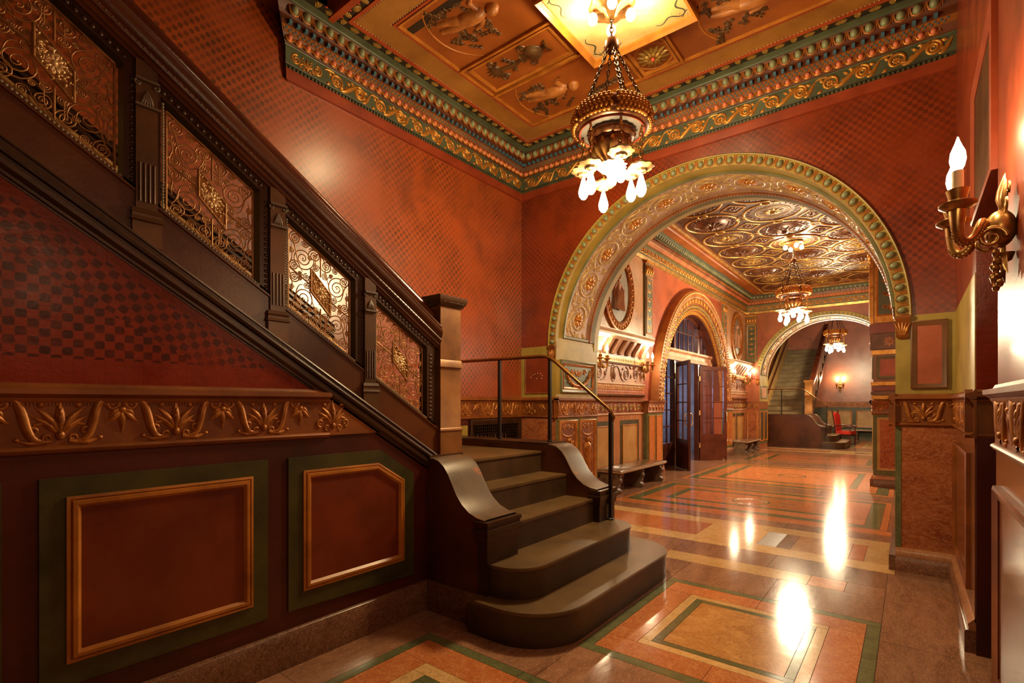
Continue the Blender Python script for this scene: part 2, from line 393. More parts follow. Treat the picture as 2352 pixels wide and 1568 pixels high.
# ------------------------------------------------------------------ shared ornament meshes (frame: u right, v up, w out)
def volute(mb, cu, cv, r, a0, d=1, turns=1.6, th=.2, m=LOC, w0=0):
    mb.stroke(spiral(cu, cv, r, r*.12, a0, d*turns), [r*th*1.2, r*th, r*th*.7], m, .9, 5, w0); mb.dome(cu, cv, r*.2, r*.2, r*.25, m, 8, 3, w0); return mb
def o_palmette(mb, s, u=0, v=0, m=LOC, flip=1):
    for a, l, wd in ((90, 1.02, .10), (74, .92, .085), (106, .92, .085), (60, .80, .075), (120, .80, .075)):
        mb.leaf(u, v+.12*s, R(a), l*s*.84, s*wd, m, .9, 0 if a == 90 else (-.75 if a < 90 else .75))
    for q in (-1, 1):
        mb.dome(u+q*.30*s, v+.80*s, .07*s, .07*s, .07*s, m, 8, 3)
        volute(mb, u+q*.42*s, v+.24*s, .13*s, -pi/2, q, 1.4, .32, m); volute(mb, u+q*.20*s, v+.10*s, .10*s, -pi/2, q, 1.4, .34, m)
        mb.stroke(bez((u, v+.3*s), (u+q*.2*s, v+.42*s), (u+q*.3*s, v+.42*s), (u+q*.42*s, v+.37*s), 6), [.05*s, .045*s, .03*s], m)
    mb.dome(u, v+.16*s, .09*s, .11*s, .1*s, m); mb.dome(u, v+.62*s, .06*s, .14*s, .09*s, m)
    return mb
def o_pendant(mb, s, u=0, v=0, m=LOC):
    for a, l, b in ((-90, 1, 0), (-60, .8, .6), (-120, .8, -.6), (-25, .6, -.9), (-155, .6, .9)):
        mb.leaf(u, v, R(a), l*s*.8, s*.11, m, .8, b)
    mb.dome(u, v-.05*s, .12*s, .12*s, .12*s, m); return mb
P_FR = .448                                               # dado frieze repeat
ME_PALM = o_palmette(MB(), .21).mesh('palmette', 'frieze_gilt')
ME_PEND = o_pendant(MB(), .15).mesh('pendant', 'frieze_gilt')
def garland():
    mb = MB()
    for q in (-1, 1):
        p = bez((q*.06, .006), (q*.135, -.005), (q*.10, .215), (q*.178, .193), 12)
        mb.stroke(p, [.010, .018, .020, .018, .012], LOC, .9)
        for i in range(2, 10):
            x, y = p[i]; a = math.atan2(p[i+1][1]-p[i-1][1], p[i+1][0]-p[i-1][0])
            mb.leaf(x, y, a+R(38), .026, .006); mb.leaf(x, y, a-R(38), .026, .006)
        volute(mb, q*.186, .168, .033, pi/2, -q, 1.6, .3)
        mb.stroke([(q*.03, .004), (q*.10, -.004), (q*.14, .012)], [.011, .012, .005]); mb.dome(q*.14, .014, .012, .010, .010)
    return mb.mesh('garland', 'frieze_gilt')
ME_GARL = garland()
def frieze_run(parent, axis, plane, a0, a1, z0, rz, phase=0, sgn=1):
    """palmettes, pendants and garlands along a dado frieze; axis 'y' or 'x' is the running direction"""
    def L(a, z): return (plane, a, z) if axis == 'y' else (a, plane, z)
    k = math.ceil((a0-phase)/P_FR-.3)
    while phase+k*P_FR < a1+.12:
        a = phase+k*P_FR
        if a0+.09 < a < a1-.09:
            inst('palmette', ME_PALM, parent, L(a, z0+.012), rz)
        if a0+.2 < a < a1-.2:
            inst('garland', ME_GARL, parent, L(a, z0+.015), rz)
        b = a+P_FR/2
        if a0+.06 < b < a1-.06: inst('pendant', ME_PEND, parent, L(b, z0+.165), rz)
        k += 1
# eggs: egg, its shell and the dart beside it
def egg_mesh(w, h, dep, mat, name='egg'): return MB().dome(0, 0, w, h, dep, LOC, 10, 4).mesh(name, mat)
def shell_mesh(p, h, dep, mat):
    mb = MB(); a = p*.40
    mb.stroke([(-a, h*.5), (-a*.98, 0), (-a*.7, -h*.42), (0, -h*.56), (a*.7, -h*.42), (a*.98, 0), (a, h*.5)], p*.075, LOC, 1.3)
    mb.stroke([(p/2, h*.5), (p/2, 0), (p/2, -h*.5)], [p*.075, p*.065, p*.015], LOC, 1.2)
    return mb.mesh('egg_shell', mat)
# ------------------------------------------------------------------ main dimensions (metres)
XL, XR, YA, YB, XCL, YE, YF, YBACK = -4.63, .33, 6.1, 7.32, -4.45, 18.65, 19.87, 27.4
XS = -2.97                                   # face of the stair side wall
AC, AZ, AR = -2.06, 2.43, 1.95               # hall arch: centre x, springing height, inner radius
ZC = 5.24
FZ0, FZ1 = 1.39, 1.655                       # dado frieze
MID = 12.9                                   # mirror line of the two stair halls
def st(o, label, cat): return tag(o, label, cat, None, 'structure')

# ------------------------------------------------------------------ floor
floor = st(box('floor', 'grout', -6.9, 2.2, -3.2, YBACK+.2, -.25, -.006), 'polished marble floor laid in panels of orange, green, gold and brown', 'floor')
def tile(x0, x1, y0, y1, mat, g=.0016):
    return MB().box(x0+g, x1-g, y0+g, y1-g, -.006, 0).build('tile', mat, floor)
def strip(x0, x1, y0, y1, mat, L=1.3):
    dx, dy = x1-x0, y1-y0
    if dx >= dy:
        n = max(1, round(dx/L))
        for i in range(n): tile(x0+dx*i/n, x0+dx*(i+1)/n, y0, y1, mat)
    else:
        n = max(1, round(dy/L))
        for i in range(n): tile(x0, x1, y0+dy*i/n, y0+dy*(i+1)/n, mat)
def rings(x0, x1, y0, y1, spec, last, L=1.3):
    for wd, mat in spec:
        strip(x0, x1, y0, y0+wd, mat, L); strip(x0, x1, y1-wd, y1, mat, L)
        strip(x0, x0+wd, y0+wd, y1-wd, mat, L); strip(x1-wd, x1, y0+wd, y1-wd, mat, L)
        x0 += wd; x1 -= wd; y0 += wd; y1 -= wd
    if last: tile(x0, x1, y0, y1, last)
    return x0, x1, y0, y1
# stair hall
rings(-1.725, -.162, 2.88, 4.53, [(.08, 'mb_green'), (.21, 'mb_orange'), (.07, 'mb_tan'), (.055, 'mb_green')], 'mb_gold', .9)
rings(-2.63, -.162, .30, 2.40, [(.075, 'mb_green'), (.215, 'mb_orange'), (.10, 'mb_tan'), (.06, 'mb_green')], 'mb_gold', .9)
strip(-2.97, -2.63, -.9, 2.69, 'mb_brown'); strip(-2.63, -1.725, 2.40, 2.88, 'mb_brown', 1.0); strip(-1.725, -.162, 2.40, 2.88, 'mb_brown', 1.6)
strip(-.162, .60, -.9, 5.9, 'mb_brown', 1.7); strip(-2.63, -.162, -.9, .30, 'mb_brown'); strip(-2.97, .60, -3.1, -.9, 'mb_brown')
strip(-2.97, -1.725, 2.88, 4.66, 'mb_brown', 2.0); strip(-4.63, -2.97, 4.66, 5.9, 'mb_brown')
strip(-2.97, -1.725, 4.66, 5.10, 'mb_brown'); strip(-1.725, -.162, 4.53, 5.10, 'mb_brown', .8)
strip(-2.97, -2.05, 5.10, 5.39, 'mb_orange'); strip(-2.05, -.715, 5.10, 5.39, 'mb_tan', 1.4); tile(-.715, -.44, 5.10, 5.39, 'mb_orange'); tile(-.44, -.162, 5.10, 5.39, 'mb_brown')
strip(-2.97, -.162, 5.39, 5.9, 'mb_brown', .95)
strip(-.11, .60, 5.9, 6.12, 'mb_brown'); strip(-4.63, -4.01, 5.9, 6.12, 'mb_brown')
def threshold(f):
    """floor bands under an arch; f maps the near arch's y onto the other one"""
    def s(x0, x1, a, b, mat, L=1.3): lo, hi = sorted((f(a), f(b))); strip(x0, x1, lo, hi, mat, L)
    s(-4.01, -.11, 5.9, 6.2, 'mb_tan', 1.5)
    s(-4.01, -2.95, 6.2, 6.9, 'mb_orange'); s(-2.95, -2.05, 6.2, 6.9, 'mb_orange'); s(-2.05, -1.37, 6.2, 6.9, 'mb_tan'); s(-1.37, -1.17, 6.2, 6.9, 'mb_plinth')
    s(-1.17, -1.03, 6.2, 6.9, 'mb_brown'); s(-1.03, -.50, 6.2, 6.9, 'mb_gold'); s(-.50, -.37, 6.2, 6.9, 'mb_orange'); s(-.37, -.11, 6.2, 6.9, 'mb_tan')
    s(-4.01, -.11, 6.9, 7.2, 'mb_tan', 1.5); s(-4.45, .33, 7.2, 7.55, 'mb_brown', 1.6); s(-4.45, .33, 7.55, 7.78, 'mb_orange', 2)
threshold(lambda y: y); threshold(lambda y: YE+YB-y+(0))
for (y0, y1) in ((7.78, 10.05), (10.70, 14.45), (15.1, 18.19)):
    a = rings(-3.83, -.22, y0, y1, [(.08, 'mb_orange'), (.17, 'mb_green'), (.31, 'mb_orange'), (.12, 'mb_green')], None, 1.6)
    strip(a[0], a[1], a[2], a[3], 'mb_orange', 1.1)
    strip(-4.45, -3.83, y0, y1, 'mb_brown'); strip(-.22, .33, y0, y1, 'mb_brown')
    cx_, cy_ = -2.03, (y0+y1)/2-.08
    F = lambda u, v, w: (u, v, w)
    ir = MB(); ir.ring(cx_, cy_, .26, .26, .022, F, 40, .05); ir.ring(cx_, cy_, .20, .20, .008, F, 40, .05)
    for q in (-1, 1):
        for k in range(4):
            volute(ir, cx_+q*(.36+.07*k), cy_+.1*(1 if k % 2 else -1), .05, 0, q, 1.2, .18, lambda u, v, w: (u, v, w*.06))
    ir.build('inlay_ring', 'mb_green', floor)
strip(-4.45, .33, 10.05, 10.70, 'mb_brown', 1.6); strip(-4.45, .33, 14.45, 15.1, 'mb_brown', 1.6)
strip(-6.9, -4.45, 10.5, 16.2, 'mb_brown', 1.3)
strip(-4.63, 1.2, YE+YB-5.9, 21.4, 'mb_brown', 1.4); rings(-1.7, .9, 21.4, 25.6, [(.1, 'mb_green'), (.25, 'mb_orange'), (.1, 'mb_tan')], 'mb_gold', 1.6)
strip(-4.63, -1.7, 21.4, 25.6, 'mb_brown', 1.5); strip(.9, 1.2, 21.4, 25.6, 'mb_brown', 2); strip(-4.63, 1.2, 25.6, YBACK, 'mb_brown', 1.4)

# ------------------------------------------------------------------ walls of the near hall
wl = st(box('wall_left', 'red_wall_x', XL-.3, XL, -3.2, YA, 0, 8.6), 'tall red lacquered wall with faded chequer behind the near staircase', 'wall')
def stair_z(y, c): return c-.62*y
SB, ST, GB, GT, RB, RT = 2.775, 2.91, 3.175, 3.685, 3.775, 3.98       # sloping lines of the stair side: z = c - .62 y
ws = MB(); ws.prism([(-3.2, 0), (2.70, 0), (2.70, stair_z(2.70, SB)+.05), (-3.2, stair_z(-3.2, SB)+.05)], XS-.12, XS, lambda p, q, t: (t, p, q))
ws = st(ws.build('wall_stair_side', 'red_stair_side'), 'red chequered side wall under the near stair flight', 'wall')
wr = MB(); wr.box(XR, XR+.9, 4.35, YA, 0, 8.6); wr.box(XR, XR+.9, 3.33, 4.35, 2.72, 8.6); wr.box(XR, XR+.9, -3.2, 3.33, 0, 8.6)
wr = st(wr.build('wall_right', 'red_plain'), 'glossy red wall with doorway at the right edge', 'wall')
st(box('wall_behind', 'red_plain', XL-.3, XR+.9, -3.5, -3.2, 0, 8.6), 'plain red wall at the back of the near hall', 'wall')
def arch_wall(name, y0, y1, xl, xr, top, mat, label):
    mb = MB(); n = 56
    mb.box(xl, AC-AR-.004, y0, y1, 0, AZ); mb.box(AC+AR+.004, xr, y0, y1, 0, AZ)
    A = [(AC+(AR+.02)*cos(pi-pi*i/n), AZ+(AR+.02)*sin(pi-pi*i/n)) for i in range(n+1)]
    A = [(xl, AZ)]+A+[(xr, AZ)]
    for y, _ in ((y0, 0), (y1, 1)):
        for (a, b) in zip(A, A[1:]):
            mb.add([(a[0], y, a[1]), (b[0], y, b[1]), (b[0], y, top), (a[0], y, top)], [(0, 1, 2, 3)])
    mb.box(xl, xr, y0, y1, top, top+.1)
    return st(mb.build(name, mat), label, 'wall')
wa = arch_wall('wall_arch', YA, YB, XL-.3, XR+.9, 8.6, 'red_wall_y', 'red chequered wall pierced by the wide near archway')
we = arch_wall('wall_far_arch', YE, YF, XCL-.45, XR+.9, 6.2, 'mosaic_y', 'reddish mosaic wall pierced by the far archway')

# ------------------------------------------------------------------ corridor and far hall shell
DY, DR, DZ = 13.4, 2.25, 1.65                               # big door arch in the corridor wall
wc = MB(); wc.box(XCL-.45, XCL, YB, DY-DR, 0, 6.2); wc.box(XCL-.45, XCL, DY+DR, YE, 0, 6.2)
n = 40; A = [(DY+DR*cos(pi-pi*i/n), DZ+DR*sin(pi-pi*i/n)) for i in range(n+1)]
for x in (XCL, XCL-.45):
    for a, b in zip(A, A[1:]): wc.add([(x, a[0], a[1]), (x, b[0], b[1]), (x, b[0], 6.2), (x, a[0], 6.2)], [(0, 1, 2, 3)])
for a, b in zip(A, A[1:]): wc.add([(XCL, a[0], a[1]), (XCL, b[0], b[1]), (XCL-.45, b[0], b[1]), (XCL-.45, a[0], a[1])], [(0, 1, 2, 3)])
wc = st(wc.build('wall_corridor_left', 'red_corridor'), 'richly decorated red corridor wall around the arched glass doors', 'wall')
wcr = st(box('wall_corridor_right', 'red_corridor', XR, XR+.4, YB, YE, 0, 6.2), 'right-hand red corridor wall mostly hidden by the near arch', 'wall')
st(box('wall_far_left', 'red_wall_x', XL-.3, XL, YF, YBACK, 0, 8.6), 'red wall beside the far staircase', 'wall')
wfb = st(box('wall_far_back', 'red_far', XL-.3, 1.5, YBACK, YBACK+.3, 0, 8.6), 'shiny red back wall of the far stair hall', 'wall')
st(box('wall_far_right', 'red_plain', 1.2, 1.5, YF, YBACK, 0, 8.6), 'right-hand red wall of the far stair hall', 'wall')
lob = MB(); lob.box(-7.1, -6.9, 10.3, 16.4, 0, 5); lob.box(-6.9, XCL-.45, 10.3, 10.5, 0, 5); lob.box(-6.9, XCL-.45, 16.2, 16.4, 0, 5); lob.box(-7.1, XCL-.45, 10.3, 16.4, 4.6, 4.8)
lob = st(lob.build('wall_lobby', 'lobby_wall'), 'greyish decorated lobby wall seen through the glass doors', 'wall')

# ------------------------------------------------------------------ ceilings
cl = MB(); cl.box(XL-.3, -4.36, 1.95, 2.72, ZC, ZC+.2); cl.box(XL-.3, XR+.9, 2.72, YA+.1, ZC, ZC+.2); cl.box(-2.97, XR+.9, -3.2, 2.72, ZC+.35, ZC+.5); cl.box(XL-.3, XR+.9, -3.2, YA, 8.6, 8.8)
cl.box(-4.36, XR+.9, 2.68, 2.72, ZC, ZC+.35); cl.box(-4.40, -4.36, 1.95, 2.72, ZC, ZC+.35); cl.box(-4.40, -2.97, 1.95, 2.72, ZC+.35, ZC+.5); cl.box(-4.4, -2.9, 1.9, 1.95, ZC, 8.6); cl.box(-2.97, -2.9, -3.2, 1.95, ZC+.35, 8.6)
cl = st(cl.build('ceiling', 'ceil_brown'), 'painted orange-brown relief ceiling of the near stair hall', 'ceiling')
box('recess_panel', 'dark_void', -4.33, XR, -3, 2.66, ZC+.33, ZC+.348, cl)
fr = MB(); slab(fr, -4.36, XR, 2.66, 2.72, -.02, .02, lambda u, v, w: (u, v, ZC-w)); slab(fr, -4.39, -4.33, 1.95, 2.72, -.02, .02, lambda u, v, w: (u, v, ZC-w))
fr.build('recess_frame', 'ceil_red', cl)
cc = st(box('ceiling_corridor', 'coffer_dark', XCL-.3, XR+.3, YB, YE, 5.32, 5.5), 'dark and gilt coffered corridor ceiling', 'ceiling')
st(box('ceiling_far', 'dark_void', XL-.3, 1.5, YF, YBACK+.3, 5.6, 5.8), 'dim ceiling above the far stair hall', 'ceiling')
# ------------------------------------------------------------------ stair side wall: panels, baseboard
def loft(mb, rects):
    """stack of rectangles (x0,x1,y0,y1,z)"""
    vs = [p for (a, b, c, d, z) in rects for p in ((a, c, z), (b, c, z), (b, d, z), (a, d, z))]
    fs = [(0, 3, 2, 1), tuple(range(len(vs)-4, len(vs)))]
    for i in range(len(rects)-1):
        fs += [(4*i+j, 4*i+(j+1) % 4, 4*i+4+(j+1) % 4, 4*i+4+j) for j in range(4)]
    mb.add(vs, fs); return mb
def square_post(mb, x0, x1, y0, y1, prof): return loft(mb, [(x0-o, x1+o, y0-o, y1+o, z) for z, o in prof])
def poly_frame(mb, pts, prof, m):
    """mitred moulding inside a convex polygon; prof [(inset,w)]"""
    n = len(pts); cxs = []
    def inset(d):
        out = []
        for i in range(n):
            p0, p1, p2 = Vector(pts[i-1]), Vector(pts[i]), Vector(pts[(i+1) % n])
            a = (p1-p0).normalized(); b = (p2-p1).normalized(); na = Vector((-a.y, a.x)); nb = Vector((-b.y, b.x))
            bis = (na+nb); bis /= bis.dot(na); out.append(p1+bis*d)
        return out
    R_ = [(inset(d), w_) for d, w_ in prof]
    for (A, wa_), (B, wb) in zip(R_, R_[1:]):
        mb.add([m(p.x, p.y, wa_) for p in A]+[m(p.x, p.y, wb) for p in B], [(i, (i+1) % n, n+(i+1) % n, n+i) for i in range(n)])
    return mb, R_[-1][0]
mS = mapx(XS)
d_ = MB(); d_.prism([(-3.2, .2), (2.69, .2), (2.69, stair_z(2.69, SB)+.03), ((SB-FZ0)/.62, FZ0), (-3.2, FZ0)], XS-.02, XS+.004, lambda p, q, t: (t, p, q)); d_.build('dado_panelling', 'dark_red_wood', ws)
def dado_panel(outer, gold, nm):
    mb = MB(); mb.prism(outer, XS+.004, XS+.016, lambda p, q, t: (t, p, q)); o = mb.build('panel_surround', 'green_frame', ws)
    mb = MB(); _, inner = poly_frame(mb, gold, [(0, .016), (0, .026), (.012, .030), (.016, .022), (.022, .034), (.038, .036), (.052, .020)], mS); mb.build('panel_moulding', 'gold_frame', o)
    mb = MB(); mb.prism([(p.x, p.y) for p in inner], XS+.016, XS+.0185, lambda p, q, t: (t, p, q)); mb.build('panel_field', 'panel_orange', o)
R4 = lambda a, b, c, d: [(a, c), (b, c), (b, d), (a, d)]
dado_panel(R4(.443, 1.433, .335, 1.267), R4(.532, 1.345, .435, 1.18), 1)
dado_panel([(1.557, .335), (2.54, .30), (2.54, 1.067), (2.235, 1.266), (1.557, 1.266)], [(1.65, .433), (2.443, .433), (2.443, 1.033), (2.213, 1.176), (1.65, 1.18)], 2)
dado_panel(R4(-.66, .328, .335, 1.267), R4(-.57, .24, .435, 1.18), 0)
bb = MB(); bb.sweep([(0, .225), (.018, .223), (.03, .213), (.034, .0)], [-3.2, 2.69], lambda t, d, z: (XS+d, t, z)); bb.sweep([(0, .225), (.018, .223), (.03, .213), (.034, .0)], [XS, -2.34], lambda t, d, z: (t, 2.69-d, z))
st(bb.build('baseboard_left', 'mb_plinth'), 'brown marble baseboard along the foot of the stair side wall', 'baseboard')
# dado frieze rail on the stair side
def frieze_trim(name, segs, label):
    """segs: list of (axis, plane, a0, a1, rz, sgn, phase); one profiled band with relief pieces"""
    mb = MB(); led = MB()
    for (ax, pl, a0, a1, rz, sg, ph) in segs:
        m = (lambda pl, sg: (lambda t, d, z: (pl+sg*d, t, z)))(pl, sg) if ax == 'y' else (lambda pl, sg: (lambda t, d, z: (t, pl+sg*d, z)))(pl, sg)
        mp_ = lambda d, z, t, m=m: m(t, d, z)
        mb.prism([(0, FZ0+.02), (.012, FZ0+.02), (.012, FZ1-.06), (.02, FZ1-.055), (.03, FZ1-.04), (.03, FZ1-.032), (0, FZ1-.03)], a0, a1, mp_)
        led.prism([(0, FZ0-.015), (.016, FZ0-.013), (.024, FZ0-.004), (.03, FZ0+.006), (.026, FZ0+.014), (.012, FZ0+.022), (0, FZ0+.022)], a0, a1, mp_)
        led.prism([(0, FZ1-.036), (.034, FZ1-.032), (.05, FZ1-.018), (.056, FZ1-.016), (.056, FZ1+.006), (.02, FZ1+.014), (.012, FZ1+.03), (0, FZ1+.032)], a0, a1, mp_)
    o = st(mb.build(name, 'frieze_ground'), label, 'trim')
    led.build('ledge', 'frieze_ground', o)
    dn = MB()
    for (ax, pl, a0, a1, rz, sg, ph) in segs:
        mm = mapx(pl, sg) if ax == 'y' else mapy(pl, sg)
        k = 0
        while a0+.006+k*.012 < a1-.004:
            u = a0+.006+k*.012; slab(dn, u, u+.007, FZ1-.066, FZ1-.047, .012, .019, mm); k += 1
    dn.build('fluted_strip', 'frieze_ground', o)
    for (ax, pl, a0, a1, rz, sg, ph) in segs: frieze_run(o, ax, pl+sg*.012, a0, a1, FZ0+.022, rz, ph)
    return o
frieze_trim('trim_1', [('y', XS, -.9, (SB-FZ1)/.62+.02, RX, 1, .512)], 'gilt palmette frieze along the wall under the near stair')
# remaining sloped end of that frieze under the string
fe = MB(); ya, yb = (SB-FZ1)/.62, (SB-FZ0)/.62
fe.prism([(ya, FZ0+.0), (yb, FZ0+.0), (ya, FZ1-.0)], XS, XS+.014, lambda p, q, t: (t, p, q)); fe.build('frieze_end', 'frieze_ground', ws)
inst('palmette', ME_PALM, ws, (XS+.012, 1.856, FZ0+.03), RX)

# ------------------------------------------------------------------ staircase (near one full, far one mirrored)
ZT = [.23, .45, .67, .885, 1.10]
def rounded_step(xb, xf, y0, y1, r):
    """plan outline of a bull-nosed step: back edge xb, front xf"""
    p = [(xb, y0)]
    p += [(xf-r+r*cos(a), y0+r+r*sin(a)) for a in [R(-90)+R(90)*i/10 for i in range(11)]]
    p += [(xf-r+r*cos(a), y1-r+r*sin(a)) for a in [R(90)*i/10 for i in range(11)]]
    return p+[(xb, y1)]
S_CURVE = [(-3.03, 1.172), (-2.90, 1.17), (-2.84, 1.155), (-2.78, 1.115), (-2.735, 1.06), (-2.69, .985), (-2.645, .91), (-2.59, .85), (-2.52, .80), (-2.44, .772), (-2.365, .763)]
def mk_stair(f, rs, label, detail, rm='riser'):
    root = empty('staircase', f((-2.7, 3.7, 0)))
    def B(mb, name, mat, par=root, sharp=50): mb.v = [f(p) for p in mb.v]; return mb.build(name, mat, par, True, sharp)
    V = lambda p, q, t: (p, q, t)
    outl = [rounded_step(-2.42, -1.735, 2.575, 4.82, .42), rounded_step(-2.7, -2.03, 2.715, 4.56, .26),
            R4(-3.0, -2.405, 3.04, 4.34), R4(-3.3, -2.72, 3.04, 4.34)]
    for i, ol in enumerate(outl):
        zb = 0 if i == 0 else ZT[i-1]-.01
        rb = [(p-.012 if p > -2.3 else p-.004, q) for p, q in ol]
        b = B(MB().prism(rb, zb, ZT[i]-.022, V), 'step', 'riser')
        B(MB().prism(ol, ZT[i]-.022, ZT[i]-.004, V).prism([(p-.006 if p > -2.3 else p, q) for p, q in ol], ZT[i]-.004, ZT[i], V), 'tread', 'tread', b)
    b = B(MB().box(XL, -3.03, 2.75, 4.34, 0, ZT[4]-.022), 'platform', 'riser'); B(MB().box(XL, -3.02, 2.70, 4.34, ZT[4]-.022, ZT[4]), 'tread', 'tread', b)
    # cheeks with S-scroll caps
    for (y0, y1, xb) in ((2.69, 3.04, XS-.2), (4.33, 4.64, XL)):
        body = [(xb, 0), (-2.37, 0), (-2.37, .74)]+[(x, z-.012) for x, z in reversed(S_CURVE)]+[(xb, 1.16)]
        ck = B(MB().prism(body, y0, y1, lambda p, q, t: (p, t, q)), 'cheek', 'stair_side')
        cap = MB(); top = [(xb, 1.172)]+S_CURVE; k = len(top)
        pr = [(y0-.006, 0), (y0-.006, .012), (y0+.02, .016), (y1-.02, .016), (y1+.006, .012), (y1+.006, 0)]
        cap.sweep(pr, top, lambda t, d, z: (t[0], d, t[1]-.012+z)); B(cap, 'scroll_cap', 'scroll_cap', ck, 60)
        if y0 > 4: B(MB().box(xb, -2.93, y0-.015, y1+.015, 1.17, 1.185), 'cap_board', 'bronze_dark', ck)
        else: B(MB().box(XS-.25, -2.93, y0-.01, y1+.01, 1.17, 1.19), 'cap_board', 'bronze', ck)
        e = MB(); square_post(e, -2.44, -2.345, y0-.002, y1+.002, [(0, 0), (.60, 0), (.605, .012), (.655, .014), (.66, .022), (.70, .026), (.704, .012), (.722, .012), (.726, .02), (.752, .02), (.755, .006)]); B(e, 'scroll_end', 'bronze_dark', ck)
    n = 16
    for i in range(n):
        y1 = 2.75-.3226*i; z = ZT[4]+.2*(i+1)
        b = B(MB().box(XL, XS-.16, y1-.3226-.03, y1, z-.26, z-.02), 'step', rm); B(MB().box(XL, XS-.16, y1-.3226-.03, y1+.02, z-.02, z), 'tread', 'tread', b)
    # wall string and rail on the far side of the flight
    ws_ = MB(); ws_.sweep([(0, -1.2), (.03, -1.2), (.03, 0), (0, 0)], [-2.4, 2.9], lambda t, d, z: (XL+d, t, 4.06-.62*t+z)); B(ws_, 'wall_wainscot', 'panel_gold')
    ws_ = MB(); ws_.sweep([(0, 0), (.04, .0), (.05, .02), (.035, .03), (.035, .06), (.06, .075), (.06, .10), (.04, .11), (.05, .135), (0, .15)], [-2.4, 2.9], lambda t, d, z: (XL+d, t, 4.05-.62*t+z)); B(ws_, 'wall_string', 'bronze_dark')
    wr_ = MB(); wr_.tube([(XL+.09, -2.4, 3.72+.62*2.4), (XL+.09, 2.8, 3.72-.62*2.8)], .03, 8); B(wr_, 'wall_rail', 'rail_brown')
    tag(root, label, 'staircase')
    return root
fid = lambda p: p
fmir = lambda p: (p[0], 25.35-p[1], p[2])
mk_stair(fid, 0, 'dark bronze staircase with two bull-nosed bottom steps in the near hall', True)
mk_stair(fmir, 0, 'pale staircase climbing away beyond the far arch', False, 'riser_brightened')

# ------------------------------------------------------------------ pierced balustrade
def spir2(mb, cy, cz, r, a, d, m, th=.0038):
    mb.stroke(spiral(cy, cz, r, r*.14, a, d*2.4), [th, th*.95, th*.8], m, 1.0, 5); mb.dome(cy, cz, th*1.6, th*1.6, th*1.1, m, 6, 2)
def grille_meshes(x0):
    """scrollwork, medallion, frame built once for a bay whose left edge is y=0 and bottom-left z=0, sheared by the slope"""
    W, H = .436, .508
    sh = lambda a, b: (a*W, b*H-.62*a*W)
    m = mapx(0)
    sc = MB()
    # lattice bars
    for p, q in (((.5, 0), (.5, .30)), ((.5, .70), (.5, 1)), ((0, .5), (.34, .5)), ((.66, .5), (1, .5))):
        sc.stroke([sh(*p), sh(*q)], .0052, m, 1, 5)
    for sa in (-1, 1):
        for sb in (-1, 1):
            c = lambda a, b: sh(.5+sa*(.5-a), .5+sb*(.5-b))
            d = sa*sb
            spir2(sc, *c(.225, .255), .080, R(200) if sb < 0 else R(20), d, m)
            spir2(sc, *c(.105, .085), .042, R(90), -d, m); spir2(sc, *c(.09, .43), .036, R(0), -d, m)
            spir2(sc, *c(.405, .095), .043, R(180), d, m); spir2(sc, *c(.43, .235), .026, R(0), -d, m, .0032)
            spir2(sc, *c(.255, .05), .025, R(0), d, m, .0032); spir2(sc, *c(.045, .27), .020, R(0), d, m, .0032)
            spir2(sc, *c(.28, .45), .025, R(90), -d, m, .0032); spir2(sc, *c(.18, .47), .018, R(0), d, m, .003); spir2(sc, *c(.33, .17), .016, R(0), d, m, .003)
            for p0, p1, p2, p3 in (((.5, .02), (.36, .04), (.46, .2), (.40, .27)), ((.0, .48), (.12, .30), (.02, .30), (.06, .20)), ((.06, .12), (.14, .2), (.1, .36), (.22, .42)), ((.5, .0), (.4, .03), (.34, .02), (.32, .08)), ((.34, .5), (.28, .44), (.36, .38), (.41, .18)), ((.02, .0), (.12, .02), (.2, .02), (.3, .0))):
                sc.stroke(bez(c(*p0), c(*p1), c(*p2), c(*p3), 8), [.0042, .0036, .0026], m, 1, 5)
    # border bar
    fr = MB()
    for p, q in (((0, 0), (1, 0)), ((1, 0), (1, 1)), ((1, 1), (0, 1)), ((0, 1), (0, 0))): fr.stroke([sh(*p), sh(*q)], .0062, m, 1, 5)
    me = MB()
    P = [(.345, .415), (.345, .70), (.655, .585), (.655, .30)]
    pts = [sh(*p) for p in P]; me.add([m(u, v, w_) for w_ in (-.004, .004) for u, v in pts], [(0, 1, 2, 3), (7, 6, 5, 4)]+[(i, (i+1) % 4, 4+(i+1) % 4, 4+i) for i in range(4)])
    for i in range(4): me.stroke([pts[i], pts[(i+1) % 4]], .0075, m, 1, 5, .003)
    bo = MB(); cu, cv = sh(.5, .5)
    for k in range(10):
        a = 2*pi*k/10; bo.leaf(cu+.008*cos(a), cv+.008*sin(a), a, .042, .010, m, .9, .3, .004)
    bo.dome(cu, cv, .014, .014, .016, m, 8, 3, .004)
    for k in range(80):
        a, b = random.uniform(.37, .63), random.uniform(-.13, .13)
        b = .5-(a-.5)*.37+b; u, v = sh(a, b)
        bo.leaf(u, v, random.uniform(0, 2*pi), .024, .0062, m, 1.3, random.uniform(-1, 1), .004)
    bd = MB()
    for k in range(34): u, v = sh(-.055, -.03+k/33*1.03); bd.dome(u, v, .0075, .0085, .008, m, 6, 2)
    for k in range(32): u, v = sh(-.03+k/31*1.06, -.05); bd.dome(u, v, .0082, .0075, .008, m, 6, 2)
    return (fr.mesh('grille_border', 'gilt_iron'), sc.mesh('scrollwork', 'gilt_iron'), me.mesh('medallion', 'gilt_iron'), bo.mesh('medallion_flower', 'gilt_bright'), bd.mesh('bead_trim', 'medallion_ground'))
GM = grille_meshes(0)
bal = empty('stair_balustrade', (XS-.08, 2.0, 1.2))
